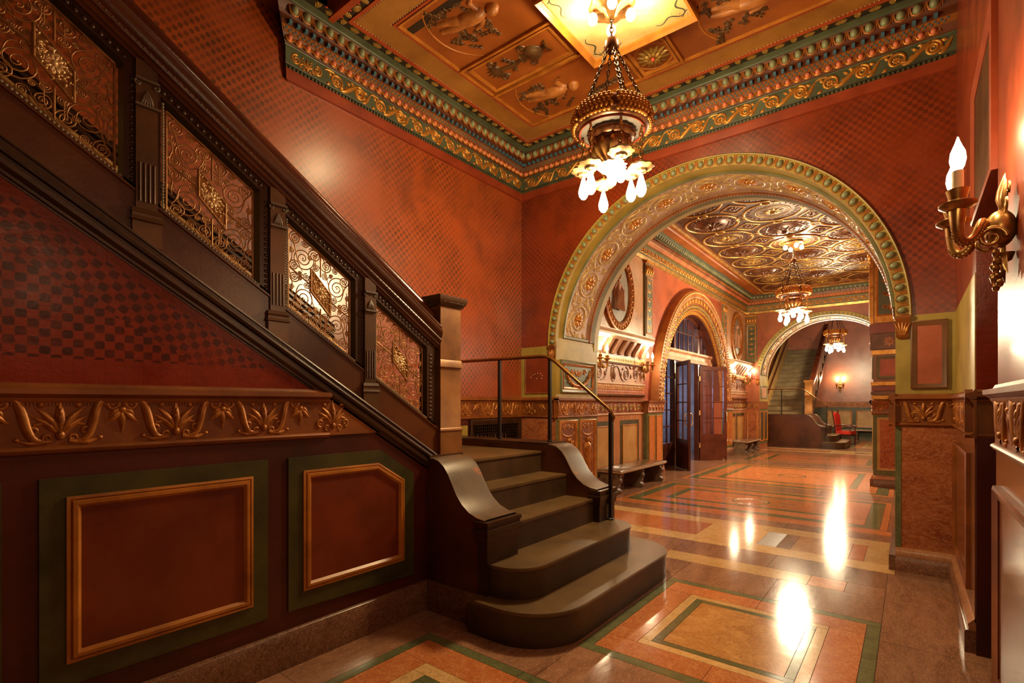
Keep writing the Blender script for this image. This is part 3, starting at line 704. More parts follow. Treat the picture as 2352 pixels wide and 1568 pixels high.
def slope_sweep(name, prof, c, y0, y1, mat, par=bal, x0=XS, sharp=30):
    return MB().sweep(prof, [y0, y1], lambda t, d, z: (x0+d, t, c-.62*t+z)).build(name, mat, par, True, sharp)
Y0, Y1 = -1.9, 2.80
slope_sweep('stringer', [(-.2, -.03), (.004, -.03), (.004, -.02), (.014, -.015), (.014, .0), (.024, .008), (.03, .02), (.03, .045), (.018, .052), (.018, .062), (.034, .068), (.038, .085), (.034, .10), (.02, .108), (.02, .122), (.026, .128), (.02, .14), (-.2, .14)], SB, Y0, 2.82, 'bronze_dark')
slope_sweep('stringer_cap', [(.0, .0), (.012, .004), (.012, .012), (.0, .016), (-.15, .016)], ST, Y0, 2.82, 'stair_side')
slope_sweep('base_panel', [(-.005, 0), (-.005, .21), (.004, .216), (.004, .228), (-.012, .232), (-.012, .25), (-.15, .25), (-.15, 0), (-.005, 0)], ST, Y0, 2.82, 'stair_side')
slope_sweep('top_rail', [(-.15, -.0), (.0, -.0), (.0, .02), (.012, .028), (.012, .055), (.022, .06), (.026, .075), (.022, .09), (.03, .10), (.04, .13), (.04, .155), (.026, .165), (.03, .18), (.02, .195), (-.04, .20), (-.15, .20), (-.15, 0)], RB, Y0, 2.82, 'stair_side')
MB().tube([(XS-.075, Y0, RT+.055-.62*Y0), (XS-.075, 2.79, RT+.055-.62*2.79)], .05, 14).build('handrail', 'rail_brown', bal)
slope_sweep('rail_neck', [(-.055, -.01), (-.03, .03), (-.12, .03), (-.095, -.01)], RT, Y0, 2.8, 'bronze_dark')
bd = MB()
for k in range(150):
    y = -1.0+k*.0253; bd.dome(y, RB+.075-.62*y, .009, .006, .008, mapx(XS+.02), 6, 2)
bd.build('rail_beading', 'bronze', bal)['kind'] = 'stuff'
PY = [.838-.655*2, .838-.655, .838, 1.497, 2.155]
fl_me = None
cap_mb = MB()
for q in (-1, 1):
    volute(cap_mb, q*.038, .055, .017, pi/2, -q, 1.3, .3)
for a in (-50, -25, 0, 25, 50): cap_mb.leaf(a*.0005, -.045, R(90+a*.4), .075, .011, LOC, .9, 0)
cap_mb.box(-.052, .052, -.018, .0, -.062, -.05); cap_mb.box(-.05, .05, -.016, .0, .066, .078)
ME_CAP = cap_mb.mesh('capital', 'bronze_worn')
for i, y in enumerate(PY):
    zt, zb = RB-.62*y, ST-.62*y
    p = MB(); p.box(XS-.13, XS+.008, y-.046, y+.046, zb+.08, zt+.03); square_post(p, XS-.12, XS-.0, y-.046, y+.046, [(zb-.02, .016), (zb+.10, .016), (zb+.105, .024), (zb+.118, .02), (zb+.14, .016), (zb+.145, .02), (zb+.165, .014), (zb+.17, .0)])
    p = p.build('pilaster', 'bronze', bal)
    inst('capital', ME_CAP, p, (XS+.008, y, zt-.14), RX)
    fl = MB()
    for k in range(4): fl.stroke([(y-.03+k*.02, zb+.20), (y-.03+k*.02, zb+.39)], .0065, mapx(XS+.008), .9)
    fl.build('fluting', 'bronze', p)
for yl in (.283-.655, .283, .934, 1.583, 2.234):
    y, z = yl, GB-.62*yl
    fr = MB()
    W, H, g = .436, .508, .055
    P = lambda a, b: (y+a, z+b-.62*a)
    # dark timber frame round the opening, four sides with a carved inner edge
    A = [P(-.075, -.035), P(W+.115, -.035), P(W+.115, H+.10), P(-.075, H+.10)]; Bq = [P(-.032, -.03), P(W+.028, -.03), P(W+.028, H+.03), P(-.032, H+.03)]
    for w0, w1 in (((-.10), (-.012)),):
        vs = [mapx(XS)(u, v, w_) for w_ in (w0, w1) for u, v in A+Bq]
        fs = [(i, (i+1) % 4, 4+(i+1) % 4, 4+i) for i in range(4)]; fs += [tuple(q+8 for q in f) for f in fs]
        fs += [(i, (i+1) % 4, 8+(i+1) % 4, 8+i) for i in range(4)]+[(4+i, 4+(i+1) % 4, 12+(i+1) % 4, 12+i) for i in range(4)]
        fr.add(vs, fs)
    f = fr.build('grille_frame', 'bronze_dark', bal)
    eg = MB()
    for k in range(18):
        a = -.05+k*.0305; u, v = P(a, H+.062); eg.dome(u, v, .011, .015, .006, mapx(XS-.012), 8, 3); eg.stroke([(u+.015, v+.012), (u+.015, v-.02)], .0025, mapx(XS-.012))
        if k < 17: u, v = P(W+.065, .0+k*.031); eg.dome(u, v, .015, .011, .006, mapx(XS-.012), 8, 3)
    eg.build('carved_edge', 'bronze_dark', f)['kind'] = 'stuff'
    for me, nm in zip(GM, ('grille_border', 'scrollwork', 'medallion', 'medallion_flower', 'bead_trim')):
        q_ = inst(nm, me, f, (XS-.04 if nm != 'bead_trim' else XS-.012, y, z))
        if nm in ('bead_trim', 'medallion_flower'): q_['kind'] = 'stuff'
nw = MB(); nx0, nx1, ny0, ny1 = -3.19, -2.952, 2.815, 3.045
square_post(nw, nx0, nx1, ny0, ny1, [(1.165, .008), (1.37, .008), (1.375, .014), (1.385, .012), (1.395, .004), (1.40, 0), (1.885, 0), (1.89, .014), (1.905, .012), (1.915, .008), (1.945, .006), (1.95, 0), (2.38, 0)])
nw = nw.build('newel_post', 'newel_brass', bal)
nc = MB(); square_post(nc, nx0, nx1, ny0, ny1, [(2.38, 0), (2.385, .014), (2.40, .02), (2.41, .032), (2.425, .036), (2.43, .04), (2.465, .042), (2.47, .02)])
nc.build('newel_cap', 'bronze', nw)
be = MB()
for k in range(13): be.dome(ny0+.01+k*.0178, 2.412, .008, .008, .01, mapx(nx1+.03), 6, 2); be.dome(nx0+.01+k*.0178, 2.412, .008, .008, .01, mapy(ny0-.03), 6, 2)
be.build('cap_beading', 'bronze', nw)
tag(bal, 'dark timber balustrade with gilt scrollwork grilles climbing above the red side wall', 'balustrade')
# far balustrade: same slope, mirrored, few details visible
bf = empty('stair_balustrade', fmir((XS-.08, 2.0, 1.2)))
def FB(mb, name, mat, par=bf): mb.v = [fmir(p) for p in mb.v]; return mb.build(name, mat, par)
FB(MB().sweep([(-.15, -.1), (.02, -.1), (.02, .16), (-.15, .16)], [-2, 2.82], lambda t, d, z: (XS+d, t, ST-.62*t+z)), 'stringer', 'bronze_dark')
FB(MB().sweep([(-.15, 0), (.02, 0), (.03, .1), (.0, .24), (-.15, .24), (-.15, 0)], [-2, 2.82], lambda t, d, z: (XS+d, t, RB-.62*t+z)), 'top_rail', 'rail_brown')
for y in [2.155-.655*k for k in range(7)]:
    FB(MB().box(XS-.13, XS+.01, y-.05, y+.05, ST-.62*y, RB-.62*y+.05), 'pilaster', 'bronze')
    g = MB(); m = mapx(XS-.05)
    for a in (.08, .19, .30, .41, .52): g.stroke([(y+a, GB-.62*(y+a)-.1), (y+a, GT-.62*(y+a)+.1)], .007, m)
    for a in (.14, .3, .46): spir2(g, y+a, GB+.16-.62*(y+a), .06, 0, 1, m, .007); spir2(g, y+a, GB+.38-.62*(y+a), .06, 0, -1, m, .007)
    FB(g, 'scrollwork', 'gilt_iron')
nb = MB(); square_post(nb, nx0, nx1, ny0, ny1, [(1.165, .008), (1.37, .008), (1.40, 0), (1.885, 0), (1.9, .014), (1.95, 0), (2.38, 0), (2.41, .03), (2.465, .042), (2.47, .02)]); FB(nb, 'newel_post', 'newel_brass')
tag(bf, 'distant brown balustrade rising beside the pale far stair', 'balustrade')
# iron and brass railing on the outer edge of the platform
def railing(f, label):
    r = empty('platform_railing', f((-3.03, 4.5, 1.185)))
    def B(mb, n, mat, par=r): mb.v = [f(p) for p in mb.v]; return mb.build(n, mat, par)
    pth = [(XL+.01, 4.5, 2.112), (-3.16, 4.5, 2.106), (-3.08, 4.5, 2.10), (-3.02, 4.5, 2.075), (-2.96, 4.5, 2.035), (-2.34, 4.5, 1.545), (-2.30, 4.5, 1.505), (-2.285, 4.5, 1.46), (-2.295, 4.5, 1.42)]
    B(MB().tube(pth, [.019]*8+[.012], 10), 'handrail', 'brass_rail')
    for x, z0, z1 in ((-3.035, 1.185, 2.075), (-3.735, 1.185, 2.10), (-2.315, ZT[1], 1.50)):
        p = B(MB().box(x-.016, x+.016, 4.484, 4.516, z0, z1), 'railing_post', 'iron_black')
        B(MB().lathe([(.03, 0), (.03, .012), (.02, .02)], 12, (x, 4.5, z0)), 'foot_plate', 'iron_black', p)
    return tag(r, label, 'railing')
railing(fid, 'slim brass handrail on black iron posts beside the near steps')
railing(fmir, 'thin brass handrail on posts beside the far stair platform')
# ------------------------------------------------------------------ archway trim: archivolt of eggs, ornamented soffit, corbel capitals
def arch_units(y0, y1, lite):
    """meshes built at the crown, relative to the arch centre; instances turn about the y axis"""
    r0 = AR+.052
    mA = lambda u, v, w: ((r0+v)*sin(u/r0), y0-.012-w, (r0+v)*cos(u/r0))
    egg = MB().dome(0, 0, .033, .041, .036, mA, 10, 4).mesh('egg', 'egg_green')
    sh = MB(); p = .112
    sh.stroke([(-.042, .047), (-.043, .0), (-.032, -.032), (0, -.046), (.032, -.032), (.043, 0), (.042, .047)], .0065, mA, 1.2)
    sh.stroke([(p/2, .045), (p/2, 0), (p/2, -.045)], [.006, .005, .0015], mA, 1)
    sh = sh.mesh('egg_shell', 'cornice_orange')
    d = y1-y0; mid = y0+d*.44
    Rs = AR-.006
    mS_ = lambda u, v, w: ((Rs-w)*sin(u/Rs), mid+v, (Rs-w)*cos(u/Rs))
    sc = MB(); q = .56 if not lite else .56; hh = d*.25
    sc.stroke(spiral(-.02, 0, hh*.86, hh*.40, R(200), 1.35), [.016, .018, .012], mS_, .9, 5)
    sc.stroke(bez((-q*.55, -hh*.6), (-q*.3, -hh*1.1), (q*.1, -hh*1.0), (q*.2, -hh*.3), 8), [.006, .014, .010], mS_)
    sc.stroke(bez((q*.08, hh*.75), (q*.3, hh*1.1), (q*.5, hh*.3), (q*.45, -hh*.5), 8), [.012, .014, .006], mS_)
    for a, b, c_, l in ((q*.3, hh*.5, R(60), .13), (q*.33, hh*.3, R(10), .12), (q*.42, -hh*.2, R(-30), .11), (-q*.36, hh*.55, R(140), .12), (-q*.40, hh*.2, R(190), .10), (-q*.3, -hh*.7, R(220), .12), (q*.05, -hh*.95, R(-60), .10), (q*.25, -hh*.7, R(-20), .12), (-q*.1, hh*.95, R(70), .09)):
        sc.leaf(a, b, c_, l, .02, mS_, .8, .9); sc.leaf(a, b, c_+.6, l*.7, .014, mS_, .8, -.9)
    for a, b in ((q*.40, hh*.78), (-q*.46, -hh*.2), (q*.46, -hh*.8)):
        volute(sc, a, b, .045, 0, 1, 1.4, .22, mS_)
    for k in range(22):
        a, b = random.uniform(-q*.5, q*.5), random.uniform(-hh*1.1, hh*1.1)
        if math.hypot(a+.02, b) > hh*.5: sc.leaf(a, b, random.uniform(0, 6.28), random.uniform(.05, .09), .010, mS_, .9, random.uniform(-1.5, 1.5))
    sc = sc.mesh('soffit_scroll', 'soffit_gold')
    fl = MB(); fl.rosette(-.02, 0, hh*.42, 8, mS_); fl = fl.mesh('soffit_rosette', 'flower_red' if False else 'gold_leaf')
    return egg, sh, sc, fl
def arch_trim(name, y0, y1, label, lite=False):
    n = 64; an = [pi-pi*i/n for i in range(n+1)]
    def A(prof, a=None): return MB().sweep(prof, a or an, lambda t, y, r: (AC+(AR+r)*cos(t), y, AZ+(AR+r)*sin(t)))
    o = st(A([(y0, 0), (y0, 0.0), (y1, 0), (y1, .02)]).build(name, 'olive'), label, 'trim')
    A([(y0, 0), (y0-.012, 0), (y0-.012, .106), (y0-.03, .108), (y0-.034, .118), (y0-.02, .128), (y0, .13)]).build('archivolt', 'olive', o)
    ia = an if not lite else an
    a1 = [pi-.063-(pi-.126)*i/n for i in range(n+1)]
    d = y1-y0
    Y = lambda t: y0+d*t
    A([(Y(.135), -.002), (Y(.135), -.03), (Y(.155), -.032), (Y(.17), -.014), (Y(.17), -.004)], a1).build('soffit_border', 'olive_dark', o)
    A([(Y(.165), -.006), (Y(.72), -.006)], a1).build('soffit_field', 'soffit_ground', o)
    A([(Y(.72), -.003), (Y(.72), -.014), (Y(.735), -.03), (Y(.78), -.03), (Y(.79), -.014), (Y(.79), -.002)], a1).build('soffit_band', 'soffit_brown', o)
    A([(Y(.79), -.002), (Y(.80), -.026), (Y(.87), -.034), (Y(.885), -.012), (Y(.885), -.002)], a1).build('soffit_roll', 'olive_dark', o)
    A([(Y(.90), -.001), (Y(.90), -.012), (Y(1.0), -.012), (y1, .0)]).build('soffit_edge', 'olive', o)
    for s in (-1, 1):            # closing bars at both feet of the sunk band
        e = MB(); e.sweep([(-.002, .052), (-.03, .052), (-.034, .085), (-.014, .10), (-.004, .105)], [Y(.135), Y(.885)], lambda t, r, z: (AC+s*(AR+r), t, AZ+.07+z)); e.build('soffit_foot', 'olive_dark', o)
    bd = MB()
    for i in range(150 if not lite else 60):
        t = .075+(pi-.15)*i/(149 if not lite else 59)
        for yy in (Y(.755), Y(.182)):
            bd.ell((AC+(AR-.030 if yy > Y(.5) else AR-.012)*cos(t), yy, AZ+(AR-.030 if yy > Y(.5) else AR-.012)*sin(t)), (.010, .010, .010), 6, 4)
    bd = bd.build('soffit_beads', 'egg_pink', o); bd['kind'] = 'stuff'
    egg, sh, sc, fl = arch_units(y0, y1, lite)
    ne = 57
    if not lite:
        for k in range(ne):
            t = -pi/2+pi*(k+.5)/ne
            inst('egg', egg, o, (AC, 0, AZ), 0, None, t); inst('egg_shell', sh, o, (AC, 0, AZ), 0, None, t)
    else:
        mb = MB(); r0 = AR+.06
        for k in range(ne):
            t = pi*(k+.5)/ne; mb.ell((AC+r0*cos(t), y0-.012, AZ+r0*sin(t)), (.03, .02, .03), 6, 4)
        mb.build('egg_row', 'egg_green', o)['kind'] = 'stuff'
    nu = 11
    for k in range(nu):
        t = (-pi/2+.10)+(pi-.20)*(k+.5)/nu
        a = inst('soffit_scroll', sc, o, (AC, 0, AZ), 0, None, t); b = inst('soffit_rosette', fl, o, (AC, 0, AZ), 0, None, t)
        if k % 2: a.scale = b.scale = (-1, 1, 1); 
    # corbel capitals carrying the egg band
    for s in (-1, 1):
        x = AC+s*(AR+.055)
        c = MB(); square_post(c, x-.05, x+.05, y0-.035, y0-.001, [(AZ-.22, -.02), (AZ-.20, .0), (AZ-.04, .004), (AZ-.03, .012), (AZ, .014), (AZ+.002, .004)]); c = c.build('corbel', 'frieze_ground', o)
        l = MB()
        for a in (-40, -20, 0, 20, 40): l.leaf(x+a*.0004, AZ-.19, R(90-a*.35), .14, .016, mapy(y0-.036), .8, -a*.008)
        l.build('acanthus', 'frieze_gilt', c)
    return o
arch_trim('trim_2', YA, YB, 'near arch surround of green eggs with a scroll-carved soffit')
arch_trim('trim_3', YE, YF, 'pale far arch surround with carved soffit', True)

# ------------------------------------------------------------------ arch wall: piers below the springing
def framed_panel(par, u0, u1, v0, v1, fw, m, fmat, pmat, h=.03, nm='panel'):
    f = frame(MB(), u0, u1, v0, v1, fw, h, m).build(nm+'_frame', fmat, par)
    slab(MB(), u0+fw*.6, u1-fw*.6, v0+fw*.6, v1-fw*.6, .001, .008, m).build(nm+'_field', pmat, f); return f
mY = mapy(YA); mJ = mapx(AC-AR)
def zone(par, u0, u1, v0, v1, m, mat, nm, w=.006): return slab(MB(), u0, u1, v0, v1, -.002, w, m).build(nm, mat, par)
xl_, xr_ = AC-AR, AC+AR
zone(wa, XL, xl_, FZ1, AZ, mY, 'olive', 'pier_facing'); zone(wa, xr_, XR, FZ1, AZ+.0, mY, 'olive', 'pier_facing')
framed_panel(wa, xr_+.115, xr_+.385, 1.735, 2.37, .045, mapy(YA-.006), 'stucco_brown', 'pink_paint', .028)
framed_panel(wa, XL+.075, xl_-.10, 1.735, 2.295, .018, mapy(YA-.006), 'frieze_ground', 'red_plain', .016)
pin = MB()
for a, b in ((.0, 0), (.03, .035), (.07, .05), (.12, .055), (.17, .05), (.20, .02), (.19, -.02), (.10, -.02)): pin.dome(-4.44+a, 1.98+b, .006, .009, .006, mapy(YA-.014), 6, 2)
pin.build('white_dots', 'candle_white', wa)['kind'] = 'stuff'  # small white domes in a loose arc on the red panel
for u0, u1 in ((XL, xl_), (xr_, XR)):
    zone(wa, u0, u1, .22, FZ0, mY, 'mb_rosso', 'marble_slab')
zone(wa, xr_-.002, xr_+.045, .22, FZ0-.01, mapy(YA-.006), 'mb_green', 'green_strip', .004)
def plinth(par, u0, u1, m, nm='plinth', ext=0):
    MB().prism([(0, 0), (.055, 0), (.055, .135), (.045, .145), (0, .145)], u0-ext, u1+ext, lambda d, z, t: m(t, z, d)).build(nm, 'mb_plinth', par)
    MB().prism([(0, .145), (.035, .145), (.038, .185), (.02, .205), (.012, .215), (0, .225)], u0-ext*.6, u1+ext*.6, lambda d, z, t: m(t, z, d)).build(nm+'_moulding', 'mb_pink', par)
plinth(wa, xr_, XR, mY); plinth(wa, XL, xl_, mY)
box('plinth_return', 'mb_plinth', xr_-.05, xr_, YA-.055, YB, 0, .145, wa); box('plinth_return', 'mb_plinth', xl_, xl_+.05, YA-.055, YB, 0, .145, wa)
# left jamb
zone(wa, YA, YB, FZ1, AZ+.06, mJ, 'olive', 'jamb_facing')
fp = framed_panel(wa, YA+.10, YB-.10, 1.75, 2.235, .055, mapx(xl_+.006), 'olive_dark', 'cornice_green', .035, 'festoon')
frame(MB(), YA+.155, YB-.155, 1.80, 2.185, .035, .03, mapx(xl_+.006)).build('festoon_border', 'frieze_gilt', fp)
fs = MB(); m = mapx(xl_+.014); yc = (YA+YB)/2
for q in (-1, 1):
    p = bez((yc+q*.36, 2.12), (yc+q*.33, 1.92), (yc+q*.15, 1.84), (yc, 1.86), 12); fs.stroke(p, [.012, .022, .03, .034], m, .9)
    for u, v in p[1:]:
        for a in range(3): fs.leaf(u, v, random.uniform(0, 6.28), .05, .011, m, 1.2, .5, .012)
    volute(fs, yc+q*.18, 2.07, .05, 0, q, 1.5, .22, m); volute(fs, yc+q*.32, 2.0, .04, pi, -q, 1.4, .22, m)
    fs.leaf(yc+q*.05, 2.0, R(90-q*30), .13, .02, m)
fs.rosette(yc, 2.05, .06, 8, m); fs.build('festoon', 'frieze_gilt', fp)
zone(wa, YA, YB, .2, FZ0, mJ, 'mb_green', 'jamb_marble')
for y0, y1 in ((YA+.07, YA+.565), (YA+.645, YB-.07)):
    f = framed_panel(wa, y0, y1, .26, 1.345, .05, mapx(xl_+.006), 'gold_frame', 'frieze_ground', .03, 'relief')
    r = MB(); m = mapx(xl_+.014); c = (y0+y1)/2
    r.rosette(c, 1.24, .05, 8, m); volute(r, c-.11, 1.24, .045, 0, 1, 1.5, .2, m); volute(r, c+.11, 1.24, .045, pi, -1, 1.5, .2, m)
    r.stroke(bez((c-.18, 1.16), (c-.1, 1.08), (c+.1, 1.08), (c+.18, 1.16)), .012, m)
    for q in (-1, 1):
        volute(r, c+q*.12, .98, .05, 0, q, 1.5, .2, m); volute(r, c+q*.13, .45, .06, 0, -q, 1.5, .2, m); r.leaf(c+q*.06, .36, R(90-q*35), .2, .03, m); r.leaf(c+q*.1, .6, R(90-q*15), .22, .02, m)
    r.leaf(c, .32, R(90), .26, .035, m); r.build('arabesque', 'frieze_gilt', f)
    g = MB(); g.dome(c, 1.035, .038, .05, .05, m, 10, 4); g.stroke([(c, .99), (c, .95), (c, .88), (c, .80), (c, .72), (c, .64)], [.018, .075, .07, .055, .062, .05], m, .55, 7)
    for q in (-1, 1):
        g.stroke([(c+q*.06, .94), (c+q*.10, .86), (c+q*.09, .77), (c+q*.05, .73)], [.022, .02, .017, .012], m, .8); g.stroke([(c+q*.03, .66), (c+q*.04, .56), (c+q*.035, .46), (c+q*.045, .41)], [.032, .026, .02, .014], m, .8)
    g.build('relief_figure', 'frieze_gilt', f)
plinth(wa, YA, YB, mJ)
# dado friezes of the hall
frieze_trim('trim_4', [('x', YA, XL, xl_+.056, RY, -1, XL+.15), ('y', xl_, YA-.056, YB, RX, 1, YA+.18)], 'gilt palmette frieze round the left pier of the near arch')
frieze_trim('trim_5', [('x', YA, xr_-.05, XR, RY, -1, xr_+.21), ('y', XR, 4.295, YA, RNX, -1, 4.6), ('x', 4.35, XR-.055, XR+.12, RY, -1, XR+.05), ('y', xr_, YA-.055, YB, RNX, -1, 6.5)], 'gilt palmette frieze round the right pier and wall corner')
frieze_trim('trim_6', [('y', XL, 4.66, YA, RX, 1, 4.85)], 'gilt palmette frieze above the radiator grille behind the railing')
frieze_trim('trim_7', [('y', XR, -1.2, 3.31, RNX, -1, 3.05)], 'shining gilt frieze on the near right wall below the sconce')

# ------------------------------------------------------------------ left alcove: radiator grille
rg = empty('radiator_grille', (XL+.02, 5.49, .35))
g = MB(); frame(g, 4.93, 6.05, .36, 1.375, .075, .05, mapx(XL)); g.build('grille_frame', 'bronze_dark', rg)
box('grille_back', 'dark_void', XL+.002, XL+.006, 4.95, 6.0, .4, 1.36, rg)
g = MB()
for i in range(25): u = 5.005+i*.0404; slab(g, u, u+.007, .43, 1.30, .034, .04, mapx(XL))
for i in range(22): v = .43+i*.0414; slab(g, 5.0, 5.98, v, v+.007, .030, .036, mapx(XL))
g = g.build('lattice', 'bronze_dark', rg); g['kind'] = 'stuff'
for i in range(9): MB().tube([(XL+.018, 5.08+i*.075, .45), (XL+.022, 5.08+i*.075, 1.16)], .011, 8).build('radiator_fin', 'bronze_worn', rg)
tag(rg, 'dark latticed radiator grille set in the wall behind the platform railing', 'radiator grille')
zone(wl, 4.66, YA, .0, FZ0, mapx(XL), 'dark_red_wood', 'dado_panelling'); zone(wl, 4.66, 4.90, .2, 1.3, mapx(XL+.006), 'olive', 'green_border', .004)

# ------------------------------------------------------------------ right wall: door, transom grille, panels
zone(wr, 4.35, YA, FZ1+.02, AZ, mapx(XR, -1), 'olive', 'wall_facing')
zone(wr, 4.35, YA, .2, FZ0, mapx(XR, -1), 'lacquer_brown', 'dado_panelling')
framed_panel(wr, 4.62, YA-.18, .33, 1.26, .05, mapx(XR-.006, -1), 'frieze_ground', 'lacquer_brown', .03)
zone(wr, -1.5, 3.33, .0, FZ0, mapx(XR, -1), 'lacquer_brown', 'dado_panelling')
for y0, y1 in ((2.25, 3.2), (1.1, 2.1), (-.1, .95)):
    f = framed_panel(wr, y0, y1, .3, 1.22, .055, mapx(XR-.006, -1), 'frieze_ground', 'lacquer_brown', .03)
plinth(wr, 4.35, YA, mapx(XR, -1))
box('door_jamb', 'red_stair_side', XR, XR+.105, 4.34, 4.352, FZ1, 4.6, wr); box('door_jamb', 'dark_red_wood', XR, XR+.105, 4.33, 4.352, 0, FZ0, wr); box('door_jamb', 'bronze_dark', XR+.10, XR+.15, 4.26, 4.352, 0, 2.75, wr)
d1 = MB(); d1.box(XR+.28, XR+.33, 3.33, 4.35, 0, 2.74); d1 = st(d1.build('door_1', 'dark_red_wood'), 'dark recessed doorway in the right wall', 'door')
framed_panel(d1, 3.45, 4.23, .25, 1.2, .06, mapx(XR+.28, -1), 'dark_red_wood', 'dark_void', .02); framed_panel(d1, 3.45, 4.23, 1.35, 2.6, .06, mapx(XR+.28, -1), 'dark_red_wood', 'dark_void', .02)
tg = empty('transom_grille', (XR, 3.83, 2.73)); frame(MB(), 3.33, 4.33, 2.72, 3.55, .05, .03, mapx(XR, -1)).build('grille_frame', 'red_fascia', tg)
g = MB()
for i in range(40): u = 3.39+i*.0225; slab(g, u, u+.007, 2.77, 3.50, .004, .010, mapx(XR, -1))
for i in range(32): v = 2.775+i*.0228; slab(g, 3.38, 4.28, v, v+.007, .004, .009, mapx(XR, -1))
g = g.build('lattice', 'stucco_brown', tg); g['kind'] = 'stuff'
zone(tg, 3.38, 4.28, 2.77, 3.5, mapx(XR, -1), 'dark_void', 'grille_back', .003)
tag(tg, 'reddish square-mesh transom grille over the right doorway', 'grille')
# ------------------------------------------------------------------ painted cornice of the near hall
YC0 = 2.43
def corn(prof, c=None, y0=YC0, xr=XR):
    P = lambda t, d, z: [(XL+d, y0-d*.9, z), (XL+d, YA-d, z), (xr, YA-d, z)][t]
    return MB().sweep(prof, [0, 1, 2], P)
co = st(corn([(0, 4.645), (.03, 4.65), (.03, 4.735), (.04, 4.742), (.04, 4.75), (0, 4.75)]).build('trim_8', 'red_fascia', None, True, 20), 'polychrome cornice of eggs, blue blocks and gilt scrolls in the near hall', 'trim')
corn([(.03, 4.742), (.036, 4.745), (.036, 4.775), (.052, 4.78), (.056, 4.786), (.05, 4.79)]).build('bead_ground', 'cornice_dark', co, True, 20)
corn([(.048, 4.785), (.048, 4.945), (.06, 4.95), (.066, 4.957), (.06, 4.962)]).build('scroll_ground', 'cornice_green', co, True, 20)
corn([(.055, 4.957), (.075, 4.96), (.10, 4.985), (.125, 5.015), (.12, 5.018)]).build('pink_egg_ground', 'cornice_recess', co, True, 20)
corn([(.11, 5.013), (.135, 5.015), (.135, 5.066), (.145, 5.068), (.145, 5.072), (.12, 5.074)]).build('fret_ground', 'cornice_orange', co, True, 20)
corn([(.13, 5.07), (.15, 5.07), (.15, 5.108), (.20, 5.11), (.205, 5.114)]).build('block_ground', 'cornice_recess', co, True, 20)
corn([(.16, 5.108), (.205, 5.11), (.215, 5.135), (.24, 5.17), (.275, 5.20)]).build('green_egg_ground', 'cornice_recess', co, True, 20)
corn([(.26, 5.198), (.285, 5.198), (.29, 5.21), (.31, 5.22), (.335, 5.225), (.335, 5.239)]).build('green_moulding', 'cornice_green', co, True, 20)
corn([(.33, 5.236), (.425, 5.236), (.425, 5.24)], None, 2.72).build('leaf_ground', 'leaf_ground', co, True, 20)
# closing end of the cornice towards the stairwell
ce = MB(); ce.add([(XL, YC0, 4.645), (XL+.03, YC0-.03, 4.65), (XL+.048, YC0-.045, 4.785), (XL+.06, YC0-.055, 4.95), (XL+.13, YC0-.117, 5.015), (XL+.20, YC0-.18, 5.11), (XL+.28, YC0-.25, 5.20), (XL+.335, YC0-.3, 5.24), (XL, YC0, 5.24)], [tuple(range(9))]); ce.build('end_board', 'dark_void', co)
LEN_L, LEN_A = YA-YC0, XR-XL
def run(period, d, fn):
    """call fn(location, rz, index) along both legs at projection d"""
    n = int((LEN_L-d*.15)/period); k = 0
    for i in range(n): fn((XL+d, YA-d-period*(i+.55), 0), RX, k); k += 1
    n = int((LEN_A-d-.05)/period)
    for i in range(n): fn((XL+d+period*(i+.55), YA-d, 0), RY, k); k += 1
def at(l, z): return (l[0], l[1], z)
e1 = egg_mesh(.036, .046, .045, 'egg_green'); s1 = shell_mesh(.118, .095, .03, 'cornice_orange')
run(.118, .25, lambda l, r, k: (inst('green_egg', e1, co, at(l, 5.153), r), inst('egg_shell', s1, co, at(l, 5.157), r)))
e2 = egg_mesh(.026, .031, .03, 'egg_pink'); s2 = shell_mesh(.091, .062, .02, 'gold_leaf')
run(.091, .108, lambda l, r, k: (inst('pink_egg', e2, co, at(l, 4.987), r), inst('egg_shell', s2, co, at(l, 4.99), r)))
bk = MB(); bk.box(-.014, .014, -.04, 0, -.016, .016); bk = bk.mesh('blue_block', 'blue_tile', 10)
run(.077, .15, lambda l, r, k: inst('blue_block', bk, co, at(l, 5.089), r))
fm = MB()
def fret(l, r, k):
    m = (lambda u, v, w: (l[0]+w, l[1]+u, v)) if r else (lambda u, v, w: (l[0]+u, l[1]-w, v))
    o = .0
    slab(fm, -.018, -.005, 5.02, 5.038, 0, .006, m); slab(fm, .006, .019, 5.043, 5.061, 0, .006, m)
run(.045, .135, fret); fm.build('fret_blocks', 'blue_tile', co)['kind'] = 'stuff'
bm = MB()
def bead(l, r, k):
    m = (lambda u, v, w: (l[0]+w, l[1]+u, v)) if r else (lambda u, v, w: (l[0]+u, l[1]-w, v))
    slab(bm, -.010, .010, 4.75, 4.772, 0, .013, m)
run(.038, .036, bead); bm.build('bead_row', 'cornice_green', co)['kind'] = 'stuff'
W = .54
sc = MB()
sc.stroke(spiral(-W*.25, .0, .070, .045, R(-60), 1.15), [.011, .016, .013, .008], LOC, .8)
sc.stroke(spiral(W*.25, .004, .070, .010, R(100), -2.3), [.013, .015, .010, .007], LOC, .8)
sc.stroke(bez((-W*.25+.045, -.062), (-.04, -.075), (.0, -.01), (W*.25-.02, .072), 10), [.010, .022, .024, .012], LOC, .8)
sc.stroke(bez((W*.25+.04, -.06), (W*.38, -.09), (W*.44, .0), (W*.5, .05), 8), [.008, .019, .019, .008], LOC, .8)
sc.stroke(bez((-W*.5, .05), (-W*.47, .08), (-W*.38, .08), (-W*.3, .07), 6), [.006, .012, .008], LOC, .8)
